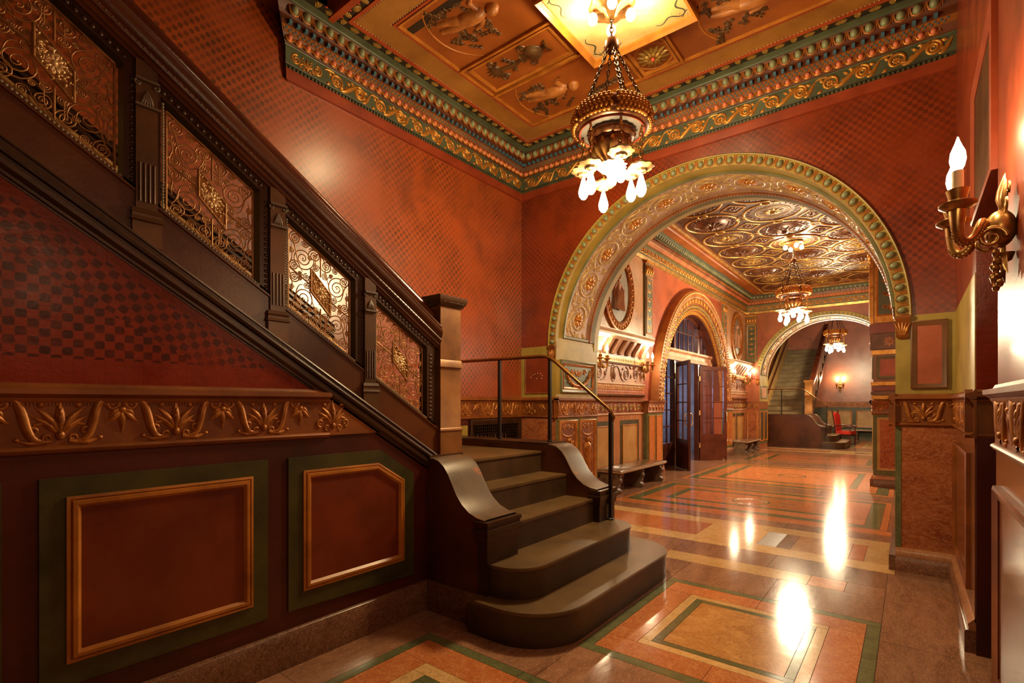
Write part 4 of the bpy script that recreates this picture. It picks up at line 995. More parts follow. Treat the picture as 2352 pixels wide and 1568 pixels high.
for u, v, a, l in ((-.05, -.05, 150, .06), (-.03, -.04, 60, .05), (.02, .03, 130, .05), (.04, .04, 20, .05), (W*.36, -.05, 20, .05), (W*.41, -.02, 170, .05), (W*.44, .04, 150, .05), (-W*.42, .06, -60, .05), (-W*.38, -.05, 200, .05), (W*.12, .065, 160, .04)):
    sc.leaf(u, v, R(a), l*1.15, .013, LOC, .9, .8); sc.leaf(u, v, R(a+35), l*.95, .011, LOC, .9, -.6)
sc = sc.mesh('gilt_scroll', 'gold_leaf'); ro = MB().rosette(-W*.25, 0, .040, 8).mesh('gilt_rosette', 'gold_leaf')
run(W, .048, lambda l, r, k: (inst('gilt_scroll', sc, co, at(l, 4.868), r), inst('gilt_rosette', ro, co, at(l, 4.868), r)))
ct = o_palmette(MB(), .15); ct.stroke(spiral(.11, .07, .05, .008, R(100), -1.8), [.011, .009, .006]); ct.stroke(spiral(-.11, .07, .05, .008, R(80), 1.8), [.011, .009, .006])
inst('cartouche', ct.mesh('cartouche', 'gold_leaf'), co, (XL+.048, 2.60, 4.793), RX)
mD = lambda u, v, w: (u, -v, -w)
pl = MB()
for a in range(-70, 71, 20): pl.leaf(0, 0, R(90+a), .068, .009, mD, .8, -a*.012)
pl = pl.mesh('leaf_fan', 'leaf_gold'); ac = MB()
for a, v in ((0, 0), (35, .0), (-35, .0), (55, .02), (-55, .02), (40, .04), (-40, .04)): ac.leaf(0, v, R(90+a), .045 if a else .08, .010, mD, .8, -a*.01)
ac = ac.mesh('acanthus_leaf', 'leaf_gold'); rf = MB().rosette(0, 0, .014, 6, mD).mesh('red_flower', 'flower_red')
def leafrow(l, r, k):
    inst('leaf_fan' if k % 2 else 'acanthus_leaf', pl if k % 2 else ac, co, at(l, 5.236), r)
    q = .066; f = (l[0]+.075, l[1]+q) if r else (l[0]+q, l[1]-.075)
    inst('red_flower', rf, co, (f[0], f[1], 5.236), r)
run(.132, .345, leafrow)

# ------------------------------------------------------------------ ceiling reliefs
mC = lambda u, v, w: (u, v, ZC-w)
def cring(u0, u1, v0, v1, wd, w, mat, nm, h0=0):
    mb = MB(); frame(mb, u0, u1, v0, v1, wd, w, mC, [(0, h0), (0, w), (wd, w), (wd, h0)]); return mb.build(nm, mat, cl)
X0, X1, V0, V1 = XL+.425, XR-.28, 2.80, YA-.425
cring(X0-.08, X1, V0-.08, V0+.5, .08, .003, 'leaf_ground', 'end_leaf_ground')
for k in range(28): inst('leaf_fan' if k % 2 else 'acanthus_leaf', pl if k % 2 else ac, cl, (X0+.07+k*.132, 2.795, ZC-.004), 0); inst('red_flower', rf, cl, (X0+k*.132, 2.74, ZC-.004), 0)
cring(X0, X1, V0, V1, .035, .014, 'ceil_red', 'red_fillet')
cring(X0+.05, X1-.05, V0+.05, V1-.05, .23, .006, 'ceil_tan', 'tan_band')
cring(X0+.295, X1-.295, V0+.295, V1-.295, .022, .012, 'ceil_red', 'inner_red_fillet')
frame(MB(), X0+.325, X1-.325, V0+.325, V1-.325, .03, .02, mC).build('field_moulding', 'gold_frame', cl)
bd = MB()
for (o, per) in ((.043, .034), (.287, .034)):
    x0, x1, y0, y1 = X0+o, X1-o, V0+o, V1-o
    k = 0
    while x0+k*per < x1: bd.dome(x0+k*per, y0, .010, .006, .009, mC, 6, 2); bd.dome(x0+k*per, y1, .010, .006, .009, mC, 6, 2); k += 1
    k = 0
    while y0+k*per < y1: bd.dome(x0, y0+k*per, .006, .010, .009, mC, 6, 2); bd.dome(x1, y0+k*per, .006, .010, .009, mC, 6, 2); k += 1
bd.build('ceiling_beads', 'stucco_cream', cl)['kind'] = 'stuff'
CX, CY = -2.10, 4.225
fx0, fx1, fy0, fy1 = X0+.33, X1-.33, V0+.33, V1-.33
cp = frame(MB(), CX-.56, CX+.56, CY-.56, CY+.56, .055, .07, mC).build('centre_frame', 'gold_frame', cl)
slab(MB(), CX-.52, CX+.52, CY-.52, CY+.52, .0, .012, mC).build('centre_field', 'ceil_center', cp)
db = MB(); rb = MB()
for s in (-1, 1):
    for t in (-1, 1):
        for k in range(7): db.dome(CX+s*(.47-.06*k), CY+t*(.47-.045*k), .008+.0016*k, .008+.0016*k, .004, mC, 8, 2, .012)
        p = [(CX+s*(.18+.01*k), CY+t*(.44+.025*sin(k*.33))) for k in range(32)]; rb.stroke(p, [.004, .009, .004], mC, .3, 5, .012)
        p = [(CX+s*(.44+.025*sin(k*.33)), CY+t*(.18+.01*k)) for k in range(32)]; rb.stroke(p, [.004, .009, .004], mC, .3, 5, .012)
db.build('painted_jewels', 'stucco_cream', cp)['kind'] = 'stuff'; rb.build('painted_ribbons', 'cornice_green', cp)['kind'] = 'stuff'
def bar(u0, u1, v0, v1): slab(MB(), u0, u1, v0, v1, -.001, .03, mC).build('divider', 'gold_frame', cl)
for y in (CY-.245, CY+.325):
    bar(fx0, CX-.55, y-.014, y+.014); bar(CX+.55, fx1, y-.014, y+.014)
for x in (CX-.25, CX+.21):
    bar(x-.014, x+.014, CY+.55, fy1); bar(x-.014, x+.014, fy0, CY-.55)
def cpanel(u0, u1, v0, v1): frame(MB(), u0, u1, v0, v1, .035, .022, mC).build('panel_moulding', 'gold_frame', cl)
for yy in ((CY+.58, fy1-.02), (fy0+.02, CY-.58)):
    cpanel(CX-.22, CX+.18, yy[0]+.03, yy[1]-.02); c = ((yy[0]+yy[1])/2+.01)
    r = MB(); r.ring(CX-.02, c, .20, .20, .010, mC); r.build('rosette_ring', 'gold_frame', cl)
    r = MB()
    for i in range(14): a = 2*pi*i/14; r.leaf(CX-.02+.03*cos(a), c+.03*sin(a), a, .15, .026, mC, 1.0, .0)
    for i in range(10): a = 2*pi*i/10+.2; r.leaf(CX-.02+.02*cos(a), c+.02*sin(a), a, .085, .022, mC, 1.1, 0, .02)
    r = r.build('ceiling_rosette', 'leaf_gold', cl); MB().dome(CX-.02, c, .025, .025, .035, mC, 10, 3, .02).build('rosette_boss', 'flower_red', r)
def acanth(mb, u, v, a0, s, m=mC):
    for a in (-75, -50, -25, 0, 25, 50, 75): mb.leaf(u, v, a0+R(a), s*(1-.003*abs(a)), s*.11, m, .9, -a*.014)
def spray(mb, u, v, a0, L, n, s, m=mC):
    mb.stroke([(u, v), (u+L*cos(a0), v+L*sin(a0))], .008, m)
    for i in range(n):
        t = (i+.3)/n; x, y = u+L*t*cos(a0), v+L*t*sin(a0)
        for q in (-1, 1): mb.leaf(x, y, a0+q*R(34), s, s*.17, m, 1.1, -q*.5, .004)
for q in (-1, 1):
    u0, u1 = (fx0+.03, CX-.6) if q < 0 else (CX+.6, fx1-.03)
    cpanel(u0+.05, u1-.03, CY-.20, CY+.28)
    bx = CX+q*.78; r = MB(); y = CY+.02                           # urn lying along the panel
    hs = [(0, .085), (.02, .085), (.035, .03), (.09, .028), (.13, .09), (.20, .115), (.25, .10), (.28, .05), (.32, .06), (.34, .075)]
    r.stroke([(bx+q*h, y) for h, _ in hs], [w_ for _, w_ in hs], mC, .45, 7)
    r = r.build('urn_relief', 'ceil_dark_leaf', cl); g = MB()
    for t in (-1, 1): volute(g, bx+q*.27, y+t*.12, .05, 0, t, 1.4, .22, mC)
    g.build('urn_handles', 'ceil_dark_leaf', r)
    g = MB(); acanth(g, bx+q*.62, y, pi if q < 0 else 0, .20); g.stroke([(bx+q*.34, y), (bx+q*.45, y+.03), (bx+q*.62, y)], [.02, .03, .03], mC)
    for t in (-1, 1): volute(g, bx+q*.66, y+t*.13, .06, 0, -t, 1.4, .25, mC); spray(g, bx+q*.42, y+t*.03, (pi if q < 0 else 0)+t*q*-1.0, .16, 3, .07)
    g.build('acanthus_relief', 'ceil_dark_leaf', cl)
def cherub(u, v, a, s):
    """winged child in low relief, lying on the ceiling; a = direction from feet to head"""
    ca, sa = cos(a), sin(a); P = lambda x, y: (u+s*(x*ca-y*sa), v+s*(x*sa+y*ca))
    f = MB()
    f.stroke([P(x, y) for x, y in ((.0, .02), (.12, .035), (.2, .04), (.28, .02))], [s*.028, s*.042, s*.05, s*.06], mC, .9, 7)
    f.stroke([P(x, y) for x, y in ((.02, -.08), (.12, -.06), (.2, -.04), (.28, -.01))], [s*.026, s*.04, s*.05, s*.058], mC, .9, 7)
    f.stroke([P(x, y) for x, y in ((.27, 0), (.34, .0), (.42, .0), (.5, 0), (.55, .0))], [s*.07, s*.085, s*.085, s*.075, s*.03], mC, .9, 7)
    f.stroke([P(x, y) for x, y in ((.49, .06), (.42, .13), (.34, .16))], [s*.034, s*.028, s*.02], mC, 1, 6); f.stroke([P(x, y) for x, y in ((.49, -.06), (.46, -.15), (.53, -.21))], [s*.034, s*.028, s*.02], mC, 1, 6)
    f.dome(*P(.625, .01), s*.07, s*.065, s*.075, mC, 12, 4)
    return f.build('cherub_relief', 'ceil_figure', cl)
def foliage(u0, u1, v0, v1, n, name='foliage_relief'):
    g = MB()
    for i in range(n):
        u, v = random.uniform(u0, u1), random.uniform(v0, v1)
        if i % 3 == 0: volute(g, u, v, random.uniform(.03, .055), random.uniform(0, 6), random.choice((-1, 1)), 1.5, .2, mC)
        elif i % 3 == 1: g.rosette(u, v, random.uniform(.025, .04), 6, mC)
        else:
            a = random.uniform(0, 6.28); spray(g, u, v, a, .14, 3, .055)
    return g.build(name, 'ceil_dark_leaf', cl)
for sx in (-1, 1):
    u0, u1 = (fx0, CX-.29) if sx < 0 else (CX+.26, fx1)
    for sy in (-1, 1):
        v0, v1 = (CY+.36, fy1) if sy > 0 else (fy0, CY-.28)
        cu = u0+.62 if sx < 0 else u1-.62
        if sx > 0: cu = u0+.72
        cv = (v0+v1)/2
        cherub(cu-.35, cv-.10, R(8), .95)
        ar = MB(); ar.stroke(arc((cu+.05, cv), .52, R(125), R(235), 16), [.006, .012, .006], mC); ar.build('oval_arc', 'gold_frame', cl)
        foliage(cu-.42, cu+.1, cv+.09, cv+.22, 22); foliage(cu-.42, cu+.02, cv-.26, cv-.15, 15)
        g = MB(); spray(g, u1-.60 if sx < 0 else u1-.25, v1-.12 if sy > 0 else v0+.12, R(-8 if sy > 0 else 8), .42, 7, .10); g.build('laurel_spray', 'ceil_dark_leaf', cl)
# ------------------------------------------------------------------ corridor: stuccoed left wall
mW = mapx(XCL)
def rinceau(mb, u0, u1, vc, h, m, per=None, w0=0):
    per = per or h*1.25; n = max(1, round((u1-u0)/per)); per = (u1-u0)/n
    for i in range(n):
        c = u0+per*(i+.5); d = 1 if i % 2 else -1
        mb.stroke(spiral(c, vc, h*.40, h*.06, R(90)*d, d*1.7), [h*.06, h*.05, h*.03], m, .9, 5, w0)
        mb.leaf(c-per*.4, vc+d*h*.3, R(-40)*d, h*.4, h*.09, m, .9, .5, w0); mb.leaf(c+per*.4, vc-d*h*.3, R(140)*d, h*.4, h*.09, m, .9, .5, w0); mb.rosette(c, vc, h*.15, 6, m, w0)
    return mb
def bay(y0, y1, med, cor_n):
    def Z(v0, v1, mat, nm, w=.012): return zone(wc, y0, y1, v0, v1, mW, mat, nm, w)
    Z(.15, FZ0, 'mb_pink', 'marble_dado'); plinth(wc, y0, y1, mW)
    f = Z(FZ0, 1.62, 'red_plain', 'foliage_frieze', .02)
    g = rinceau(MB(), y0+.02, y1-.02, 1.505, .2, mapx(XCL+.02), .17); g.build('frieze_foliage', 'leaf_gold', f)
    MB().prism([(0, FZ0-.02), (.04, FZ0-.015), (.04, FZ0+.01), (.02, FZ0+.015), (0, 0)][:-1]+[(0, [(0, FZ0-.02), (.04, FZ0-.015), (.04, FZ0+.01), (.02, FZ0+.015)][-1][1])], y0, y1, lambda d, z, t: (XCL+d, t, z)).build('ledge', 'stucco_cream', wc)
    MB().prism([(0, 1.61), (.05, 1.615), (.055, 1.635), (.02, 1.645), (.02, 1.70), (.03, 1.71), (0, 0)][:-1]+[(0, [(0, 1.61), (.05, 1.615), (.055, 1.635), (.02, 1.645), (.02, 1.70), (.03, 1.71)][-1][1])], y0, y1, lambda d, z, t: (XCL+d, t, z)).build('ledge', 'frieze_ground', wc)
    r = MB()
    for k in range(int((y1-y0)/.045)): r.ell((XCL+.03, y0+.025+k*.045, 1.745), (.035, .019, .03), 8, 5)
    r.build('roll_moulding', 'stucco_brown', wc)['kind'] = 'stuff'
    Z(1.775, 1.85, 'egg_pink', 'pink_band', .02)
    r = MB()
    for k in range(int((y1-y0)/.06)): r.leaf(y0+.03+k*.06, 1.785, R(90), .06, .016, mapx(XCL+.02))
    r.build('leaf_tips', 'stucco_pink', wc)['kind'] = 'stuff'
    Z(1.86, 1.955, 'gold_leaf', 'gilt_band', .03)
    r = MB()
    for k in range(int((y1-y0)/.07)): r.leaf(y0+.035+k*.07, 1.945, R(-90), .085, .02, mapx(XCL+.03))
    r.build('leaf_drops', 'stucco_cream', wc)['kind'] = 'stuff'
    MB().prism([(0, 1.955), (.06, 1.96), (.06, 1.985), (.02, 1.99), (0, 0)][:-1]+[(0, [(0, 1.955), (.06, 1.96), (.06, 1.985), (.02, 1.99)][-1][1])], y0, y1, lambda d, z, t: (XCL+d, t, z)).build('ledge', 'stucco_cream', wc)
    f = Z(1.985, 2.35, 'stucco_pink', 'scroll_panel', .014)
    g = MB(); m = mapx(XCL+.014); c = (y0+y1)/2
    for q in (-1, 1):
        g.stroke(spiral(c+q*.55, 2.17, .14, .02, R(90), -q*2.0), [.02, .016, .01], m); g.stroke(bez((c+q*.12, 2.30), (c+q*.3, 2.36), (c+q*.25, 2.0), (c+q*.5, 2.03)), [.016, .022, .012], m)
        g.stroke(spiral(c+q*.98, 2.17, .13, .02, R(-90), q*2.0), [.018, .014, .01], m)
        for a, b, t in ((.3, 2.1, 40), (.36, 2.25, 80), (.75, 2.08, 30), (.78, 2.27, -40), (1.15, 2.2, 70)):
            if c+q*a < y1-.05 and c+q*a > y0+.05: g.leaf(c+q*a, b, R(90-q*t), .12, .024, m, 1, q*.6)
    g.dome(c, 2.17, .07, .12, .05, m, 12, 4); g.ring(c, 2.17, .10, .155, .014, m); g.build('scroll_relief', 'stucco_brown', f)
    MB().prism([(0, 2.345), (.05, 2.35), (.055, 2.375), (.02, 2.385), (.02, 2.40), (0, 0)][:-1]+[(0, [(0, 2.345), (.05, 2.35), (.055, 2.375), (.02, 2.385), (.02, 2.40)][-1][1])], y0, y1, lambda d, z, t: (XCL+d, t, z)).build('ledge', 'stucco_brown', wc)
    f = Z(2.39, 2.50, 'gold_leaf', 'gilt_leaf_band', .022)
    r = MB()
    for k in range(int((y1-y0)/.075)): r.leaf(y0+.04+k*.075, 2.40, R(90), .09, .022, mapx(XCL+.022))
    r.build('leaf_row', 'stucco_cream', f)['kind'] = 'stuff'
    f = Z(2.50, 2.80, 'stucco_brown', 'corbel_frieze', .01)
    for k in range(cor_n):
        y = y0+(y1-y0)*(k+.5)/cor_n
        b = MB(); b.prism([(0, 2.54), (.06, 2.54), (.075, 2.60), (.16, 2.72), (.20, 2.79), (0, 2.79)], y-.055, y+.055, lambda p, q, t: (XCL+p, t, q)); b.build('corbel', 'stucco_pink', f)
        if k < cor_n-1: MB().rosette(y+(y1-y0)/cor_n/2, 2.66, .09, 8, mapx(XCL+.01)).build('corbel_rosette', 'stucco_pink', f)
    MB().prism([(0, 2.785), (.22, 2.79), (.235, 2.82), (.26, 2.83), (.26, 2.87), (.24, 2.885), (.27, 2.92), (.27, 2.94), (0, 2.95), (0, 0)][:-1]+[(0, [(0, 2.785), (.22, 2.79), (.235, 2.82), (.26, 2.83), (.26, 2.87), (.24, 2.885), (.27, 2.92), (.27, 2.94), (0, 2.95)][-1][1])], y0, y1, lambda d, z, t: (XCL+d, t, z)).build('corbel_shelf', 'stucco_cream', wc)
    Z(2.95, 4.66, 'mosaic', 'mosaic_field', .008)
    if med:
        yc, zc, a, b = med
        md = empty('wall_medallion', (XCL, yc, zc-b))
        m = mapx(XCL+.008)
        n = 48
        def ell_sweep(prof, nm, mat): return MB().sweep(prof, list(range(n)), lambda t, d, w_: m(yc+(a-d)*cos(2*pi*t/n), zc+(b-d)*sin(2*pi*t/n), w_), True).build(nm, mat, md)
        ell_sweep([(0, 0), (0, .04), (.03, .055), (.06, .05), (.075, .03), (.16, .05), (.17, .06), (.20, .045), (.21, 0)], 'frame_ring', 'frieze_gilt')
        pl_ = MB()
        for k in range(36):
            t = 2*pi*k/36; pl_.leaf(yc+(a-.07)*cos(t), zc+(b-.07)*sin(t), t+pi, .085, .03, m, .9, .3, .035)
        pl_.build('leaf_wreath', 'gold_leaf', md)
        pts = [(yc+(a-.2)*cos(2*pi*k/n), zc+(b-.2)*sin(2*pi*k/n)) for k in range(n)]
        MB().prism(pts, XCL+.006, XCL+.02, lambda p, q, t: (t, p, q)).build('field', 'medallion_ground', md)
        fg = MB(); m2 = mapx(XCL+.02); s = b*1.05
        fg.stroke([(yc-.05, zc-.42*s), (yc-.06, zc-.2*s), (yc-.03, zc), (yc-.02, zc+.14*s), (yc, zc+.26*s)], [.15*s, .13*s, .10*s, .11*s, .04*s], m2, .5, 8)
        fg.dome(yc+.0, zc+.36*s, .065*s, .085*s, .07, m2, 10, 4)
        fg.stroke([(yc+.06*s, zc+.2*s), (yc+.2*s, zc+.08*s), (yc+.17*s, zc-.1*s)], [.04*s, .035*s, .025*s], m2, .8); fg.stroke([(yc-.1*s, zc+.2*s), (yc-.22*s, zc+.05*s), (yc-.2*s, zc-.15*s)], [.04*s, .035*s, .025*s], m2, .8)
        for k in range(7): fg.stroke([(yc-.15+.04*k, zc+.05-.03*(k % 3)), (yc-.14+.035*k, zc-.2*s), (yc-.2+.05*k, zc-.45*s)], [.01, .018, .02], m2, 1.2, 5, .06)
        fg.stroke([(yc+.28*s, zc-.4*s), (yc+.25*s, zc-.15*s), (yc+.27*s, zc+.08*s)], [.05*s, .03*s, .02*s], m2, .8)
        fg.build('draped_figure', 'stucco_pink', md)
        tag(md, ('large oval relief medallion of a draped figure left of the arched doors' if yc < 12 else 'smaller-looking oval relief medallion right of the arched doors'), 'medallion')
bay(YB, 10.12, (8.95, 3.76, .66, .80), 9)
bay(16.28, YE, (17.45, 3.76, .66, .80), 8)
def dado_cell(y0, y1, v0=.40, v1=1.17):
    f = slab(MB(), y0, y1, .24, v1+.09, .012, .016, mW).build('green_border', 'green_frame', wc)
    frame(MB(), y0+.09, y1-.09, v0, v1, .03, .016, mapx(XCL+.016)).build('panel_moulding', 'gold_frame', f); slab(MB(), y0+.115, y1-.115, v0+.025, v1-.025, .016, .021, mW).build('panel_field', 'panel_gold', f)
for y0, y1 in ((7.4, 8.75), (9.02, 9.88), (16.42, 17.3), (17.4, 18.4)): dado_cell(y0, y1)
# door piers, capitals and wall pilasters
def pier(yc, hw):
    p = MB(); p.box(XCL, XCL+.10, yc-hw, yc+hw, 0, 1.39); p = p.build('door_pier', 'mb_green', wc)
    for a, b in ((-hw+.06, -.05), (.03, hw-.06)):
        frame(MB(), yc+a, yc+b, .3, 1.33, .035, .02, mapx(XCL+.10)).build('pier_moulding', 'gold_frame', p); slab(MB(), yc+a+.03, yc+b-.03, .33, 1.30, 0, .006, mapx(XCL+.10)).build('pier_panel', 'mb_orange', p)
    plinth(wc, yc-hw, yc+hw, mapx(XCL+.10), 'pier_plinth')
    c = MB(); square_post(c, XCL-.02, XCL+.11, yc-hw, yc+hw, [(1.385, 0), (1.40, .02), (1.415, .01), (1.60, .03), (1.61, .05), (1.645, .055), (1.65, .02)]); c = c.build('pier_capital', 'frieze_ground', wc)
    g = MB()
    for k in range(5): g.leaf(yc-hw+.08+k*(2*hw-.16)/4, 1.42, R(90), .17, .05, mapx(XCL+.115), .7)
    g.build('acanthus', 'frieze_gilt', c)
pier(10.55, .42); pier(16.22, .42)
def pilaster(par, u0, u1, v0, v1, m, pm='cornice_green', om='gold_leaf', fm='olive_dark'):
    p = slab(MB(), u0, u1, v0, v1, 0, .05, m).build('pilaster', fm, par)
    m2 = (lambda u, v, w: m(u, v, w+.05))
    frame(MB(), u0+.03, u1-.03, v0+.12, v1-.34, .03, .02, m2).build('pilaster_moulding', 'gold_frame', p)
    slab(MB(), u0+.055, u1-.055, v0+.145, v1-.365, 0, .006, m2).build('pilaster_field', pm, p)
    g = MB(); c = (u0+u1)/2; v = v0+.22; h = (u1-u0)*.6
    while v < v1-.48:
        for q in (-1, 1): volute(g, c+q*h*.27, v+h*.3, h*.17, R(-90), q, 1.5, .2, m2); g.leaf(c, v, R(90-q*40), h*.5, h*.08, m2, .9, -q*.6)
        g.leaf(c, v, R(90), h*.6, h*.1, m2); v += h*.85
    g.build('arabesque', om, p)
    c_ = MB(); slab(c_, u0-.02, u1+.02, v1-.06, v1, 0, .09, m); slab(c_, u0-.01, u1+.01, v1-.30, v1-.27, 0, .07, m)
    for k in range(4): c_.leaf(u0+(u1-u0)*(k+.5)/4, v1-.27, R(90), .2, (u1-u0)*.13, m2, .9)
    c_.build('capital', 'gold_leaf', p)
pilaster(wc, 10.15, 10.53, 2.95, 4.63, mW); pilaster(wc, 15.85, 16.2, 3.1, 4.63, mapx(XCL))
# ------------------------------------------------------------------ big door arch: archivolt rings
da = st(MB().sweep([(0, .0), (.05, .0), (.05, .08), (.04, .09)], [pi-pi*i/48 for i in range(49)], lambda t, d, r: (XCL+d, DY+(DR+r)*cos(t), DZ+(DR+r)*sin(t))).build('trim_9', 'gold_leaf'), 'richly gilt stepped archivolt round the corridor glass doors', 'trim')
def ringp(prof, mat, nm): return MB().sweep(prof, [pi-pi*i/60 for i in range(61)], lambda t, d, r: (XCL+d, DY+(DR+r)*cos(t), DZ+(DR+r)*sin(t))).build(nm, mat, da)
ringp([(.0, .08), (.08, .085), (.09, .15), (.06, .16)], 'stucco_brown', 'dentil_ring'); ringp([(.06, .155), (.11, .165), (.12, .23), (.10, .24)], 'olive_dark', 'blue_ring')
MB().sweep([(0, -.012), (-.24, -.012)], [pi-pi*i/60 for i in range(61)], lambda t, d, r: (XCL+d, DY+(DR+r)*cos(t), DZ+(DR+r)*sin(t))).build('reveal_lining', 'door_wood', da)
ringp([(.08, .235), (.13, .245), (.14, .40), (.16, .41), (.16, .43)], 'frieze_ground', 'scroll_ring'); ringp([(.12, .43), (.17, .44), (.19, .50), (.17, .585), (.10, .60), (0, .605)], 'cornice_orange', 'egg_ring')
def round_set(n, fn, name, mat):
    mb = MB()
    for k in range(n): fn(mb, pi*(k+.5)/n)
    o = mb.build(name, mat, da); o['kind'] = 'stuff'
def ep(t, r, d): return (XCL+d, DY+(DR+r)*cos(t), DZ+(DR+r)*sin(t))
round_set(70, lambda mb, t: mb.ell(ep(t, .118, .09), (.025, .035, .035), 6, 4), 'dentils', 'gold_leaf')
round_set(104, lambda mb, t: mb.ell(ep(t, .53, .18), (.03, .03, .03), 8, 5), 'eggs', 'soffit_gold')
round_set(120, lambda mb, t: mb.ell(ep(t, .42, .165), (.012, .02, .02), 6, 4), 'outer_beads', 'stucco_cream')
round_set(90, lambda mb, t: mb.ell(ep(t, .20, .12), (.012, .025, .025), 6, 4), 'beads', 'gold_leaf')
mr = lambda t: (lambda u, v, w: (XCL+.14+w, DY+(DR+.325+v)*cos(t+u/2.6), DZ+(DR+.325+v)*sin(t+u/2.6)))
def scr(mb, t): m = mr(t); volute(mb, 0, 0, .065, 0, 1, 1.6, .22, m); mb.leaf(.09, .03, R(200), .11, .02, m); mb.leaf(-.09, -.03, R(20), .11, .02, m)
round_set(36, scr, 'ring_scrolls', 'gold_leaf')

# ------------------------------------------------------------------ arched glass doors
XD = XCL-.22
dr = empty('door_screen', (XD, DY, 0)); dr['kind'] = 'structure'
dr = tag(dr, 'red-brown timber screen with transom and arched fanlight filling the door arch', 'door screen')
y1_, y2_ = 12.45, 14.25
for y in (y1_, y2_): MB().box(XD-.06, XD+.05, y-.06, y+.06, 0, 3.75).build('mullion', 'door_wood', dr)
for y in (DY-DR+.05, DY+DR-.05): MB().box(XD-.05, XD+.05, y-.05, y+.05, 0, 1.9).build('jamb_post', 'door_wood', dr)
t_ = MB(); t_.sweep([(0, 2.66), (.08, 2.67), (.09, 2.74), (.06, 2.76), (.06, 2.86), (.12, 2.90), (.12, 2.95), (0, 2.97)], [DY-1.95, DY+1.95], lambda t, d, z: (XD+d, t, z)); t_.build('transom', 'stucco_pink', dr)
MB().sweep([(-.05, 0), (.05, 0), (.05, -.09), (-.05, -.09)], [pi-pi*i/40 for i in range(41)], lambda t, d, r: (XD+d, DY+(DR+r)*cos(t), DZ+(DR+r)*sin(t))).build('arched_head', 'door_wood', dr)
def lights(y0, y1, z0, z1, ny, nz, circ=False, par=dr):
    """glazing bars and single panes"""
    b = MB()
    zt = lambda y: min(z1, DZ+math.sqrt(max(0, (DR-.08)**2-(y-DY)**2))) if circ else z1
    for i in range(1, ny): y = y0+(y1-y0)*i/ny; b.box(XD-.015, XD+.015, y-.014, y+.014, z0, zt(y))
    for k in range(1, nz): z = z0+(z1-z0)*k/nz; b.box(XD-.015, XD+.015, y0, y1, z-.014, z+.014)
    b.build('glazing_bars', 'door_wood', par)
    for i in range(ny):
        for k in range(nz):
            a, c = y0+(y1-y0)*i/ny, y0+(y1-y0)*(i+1)/ny; lo, hi = z0+(z1-z0)*k/nz, z0+(z1-z0)*(k+1)/nz
            if circ: hi = min(hi, zt((a+c)/2))
            if hi > lo+.05: MB().box(XD-.004, XD+.004, a+.012, c-.012, lo+.012, hi-.012).build('pane', 'window_glass', par)
lights(DY-DR+.10, y1_-.06, .62, 2.64, 3, 5); lights(y2_+.06, DY+DR-.10, .62, 2.64, 3, 5)
for a, b in ((DY-DR+.1, y1_-.06), (y2_+.06, DY+DR-.1)): MB().box(XD-.04, XD+.04, a, b, 0, .62).build('bottom_panel', 'door_wood', dr)
lights(y1_+.06, y2_-.06, 2.98, 3.86, 5, 2, True); lights(DY-DR+.35, y1_-.06, 2.98, 3.6, 3, 1, True); lights(y2_+.06, DY+DR-.35, 2.98, 3.6, 3, 1, True)
def leaf_door(hy, ang, label):
    """a glazed door leaf hinged at (XD+.08, hy), opened into the corridor"""
    d = empty('door_leaf', (XD+.08, hy, .01), ang); W_, H_ = .84, 2.60
    f = MB(); f.box(0, .10, -.025, .025, 0, H_); f.box(W_-.10, W_, -.025, .025, 0, H_); f.box(.1, W_-.1, -.025, .025, H_-.11, H_); f.box(.1, W_-.1, -.025, .025, 0, .72)
    f.build('frame', 'door_wood', d, False)
    b = MB()
    for k in range(1, 4): z = .72+(H_-.83)*k/4; b.box(.1, W_-.1, -.014, .014, z-.014, z+.014)
    b.box(W_/2-.014, W_/2+.014, -.014, .014, .72, H_-.11); b.build('glazing_bars', 'door_wood', d, False)
    for i in range(2):
        for k in range(4):
            x0 = .1+(W_-.2)*i/2; z0 = .72+(H_-.83)*k/4
            MB().box(x0+.014, x0+(W_-.2)/2-.014, -.004, .004, z0+.014, z0+(H_-.83)/4-.014).build('pane', 'window_glass', d, False)
    h = MB().tube([(W_-.05, -.03, 1.05), (W_-.05, -.085, 1.08), (W_-.05, -.09, 1.2), (W_-.05, -.085, 1.32), (W_-.05, -.03, 1.35)], .014, 8)
    h.tube([(W_-.05, .03, 1.05), (W_-.05, .085, 1.08), (W_-.05, .09, 1.2), (W_-.05, .085, 1.32), (W_-.05, .03, 1.35)], .014, 8); h.build('pull_handle', 'hardware', d, False)
    for z in (.35, 1.25, 2.2): MB().box(-.03, .01, -.035, .035, z, z+.13).build('hinge', 'hardware', d, False)
    MB().box(W_-.16, W_-.10, -.06, .06, -.0, .03).build('floor_stop', 'hardware', d, False)
    return tag(d, label, 'door')
leaf_door(y1_+.03, R(-50), 'glazed door leaf swung open toward the near bench, seen nearly edge-on')
leaf_door(y2_-.03, R(50), 'glazed door leaf standing open in front of the right sidelight')
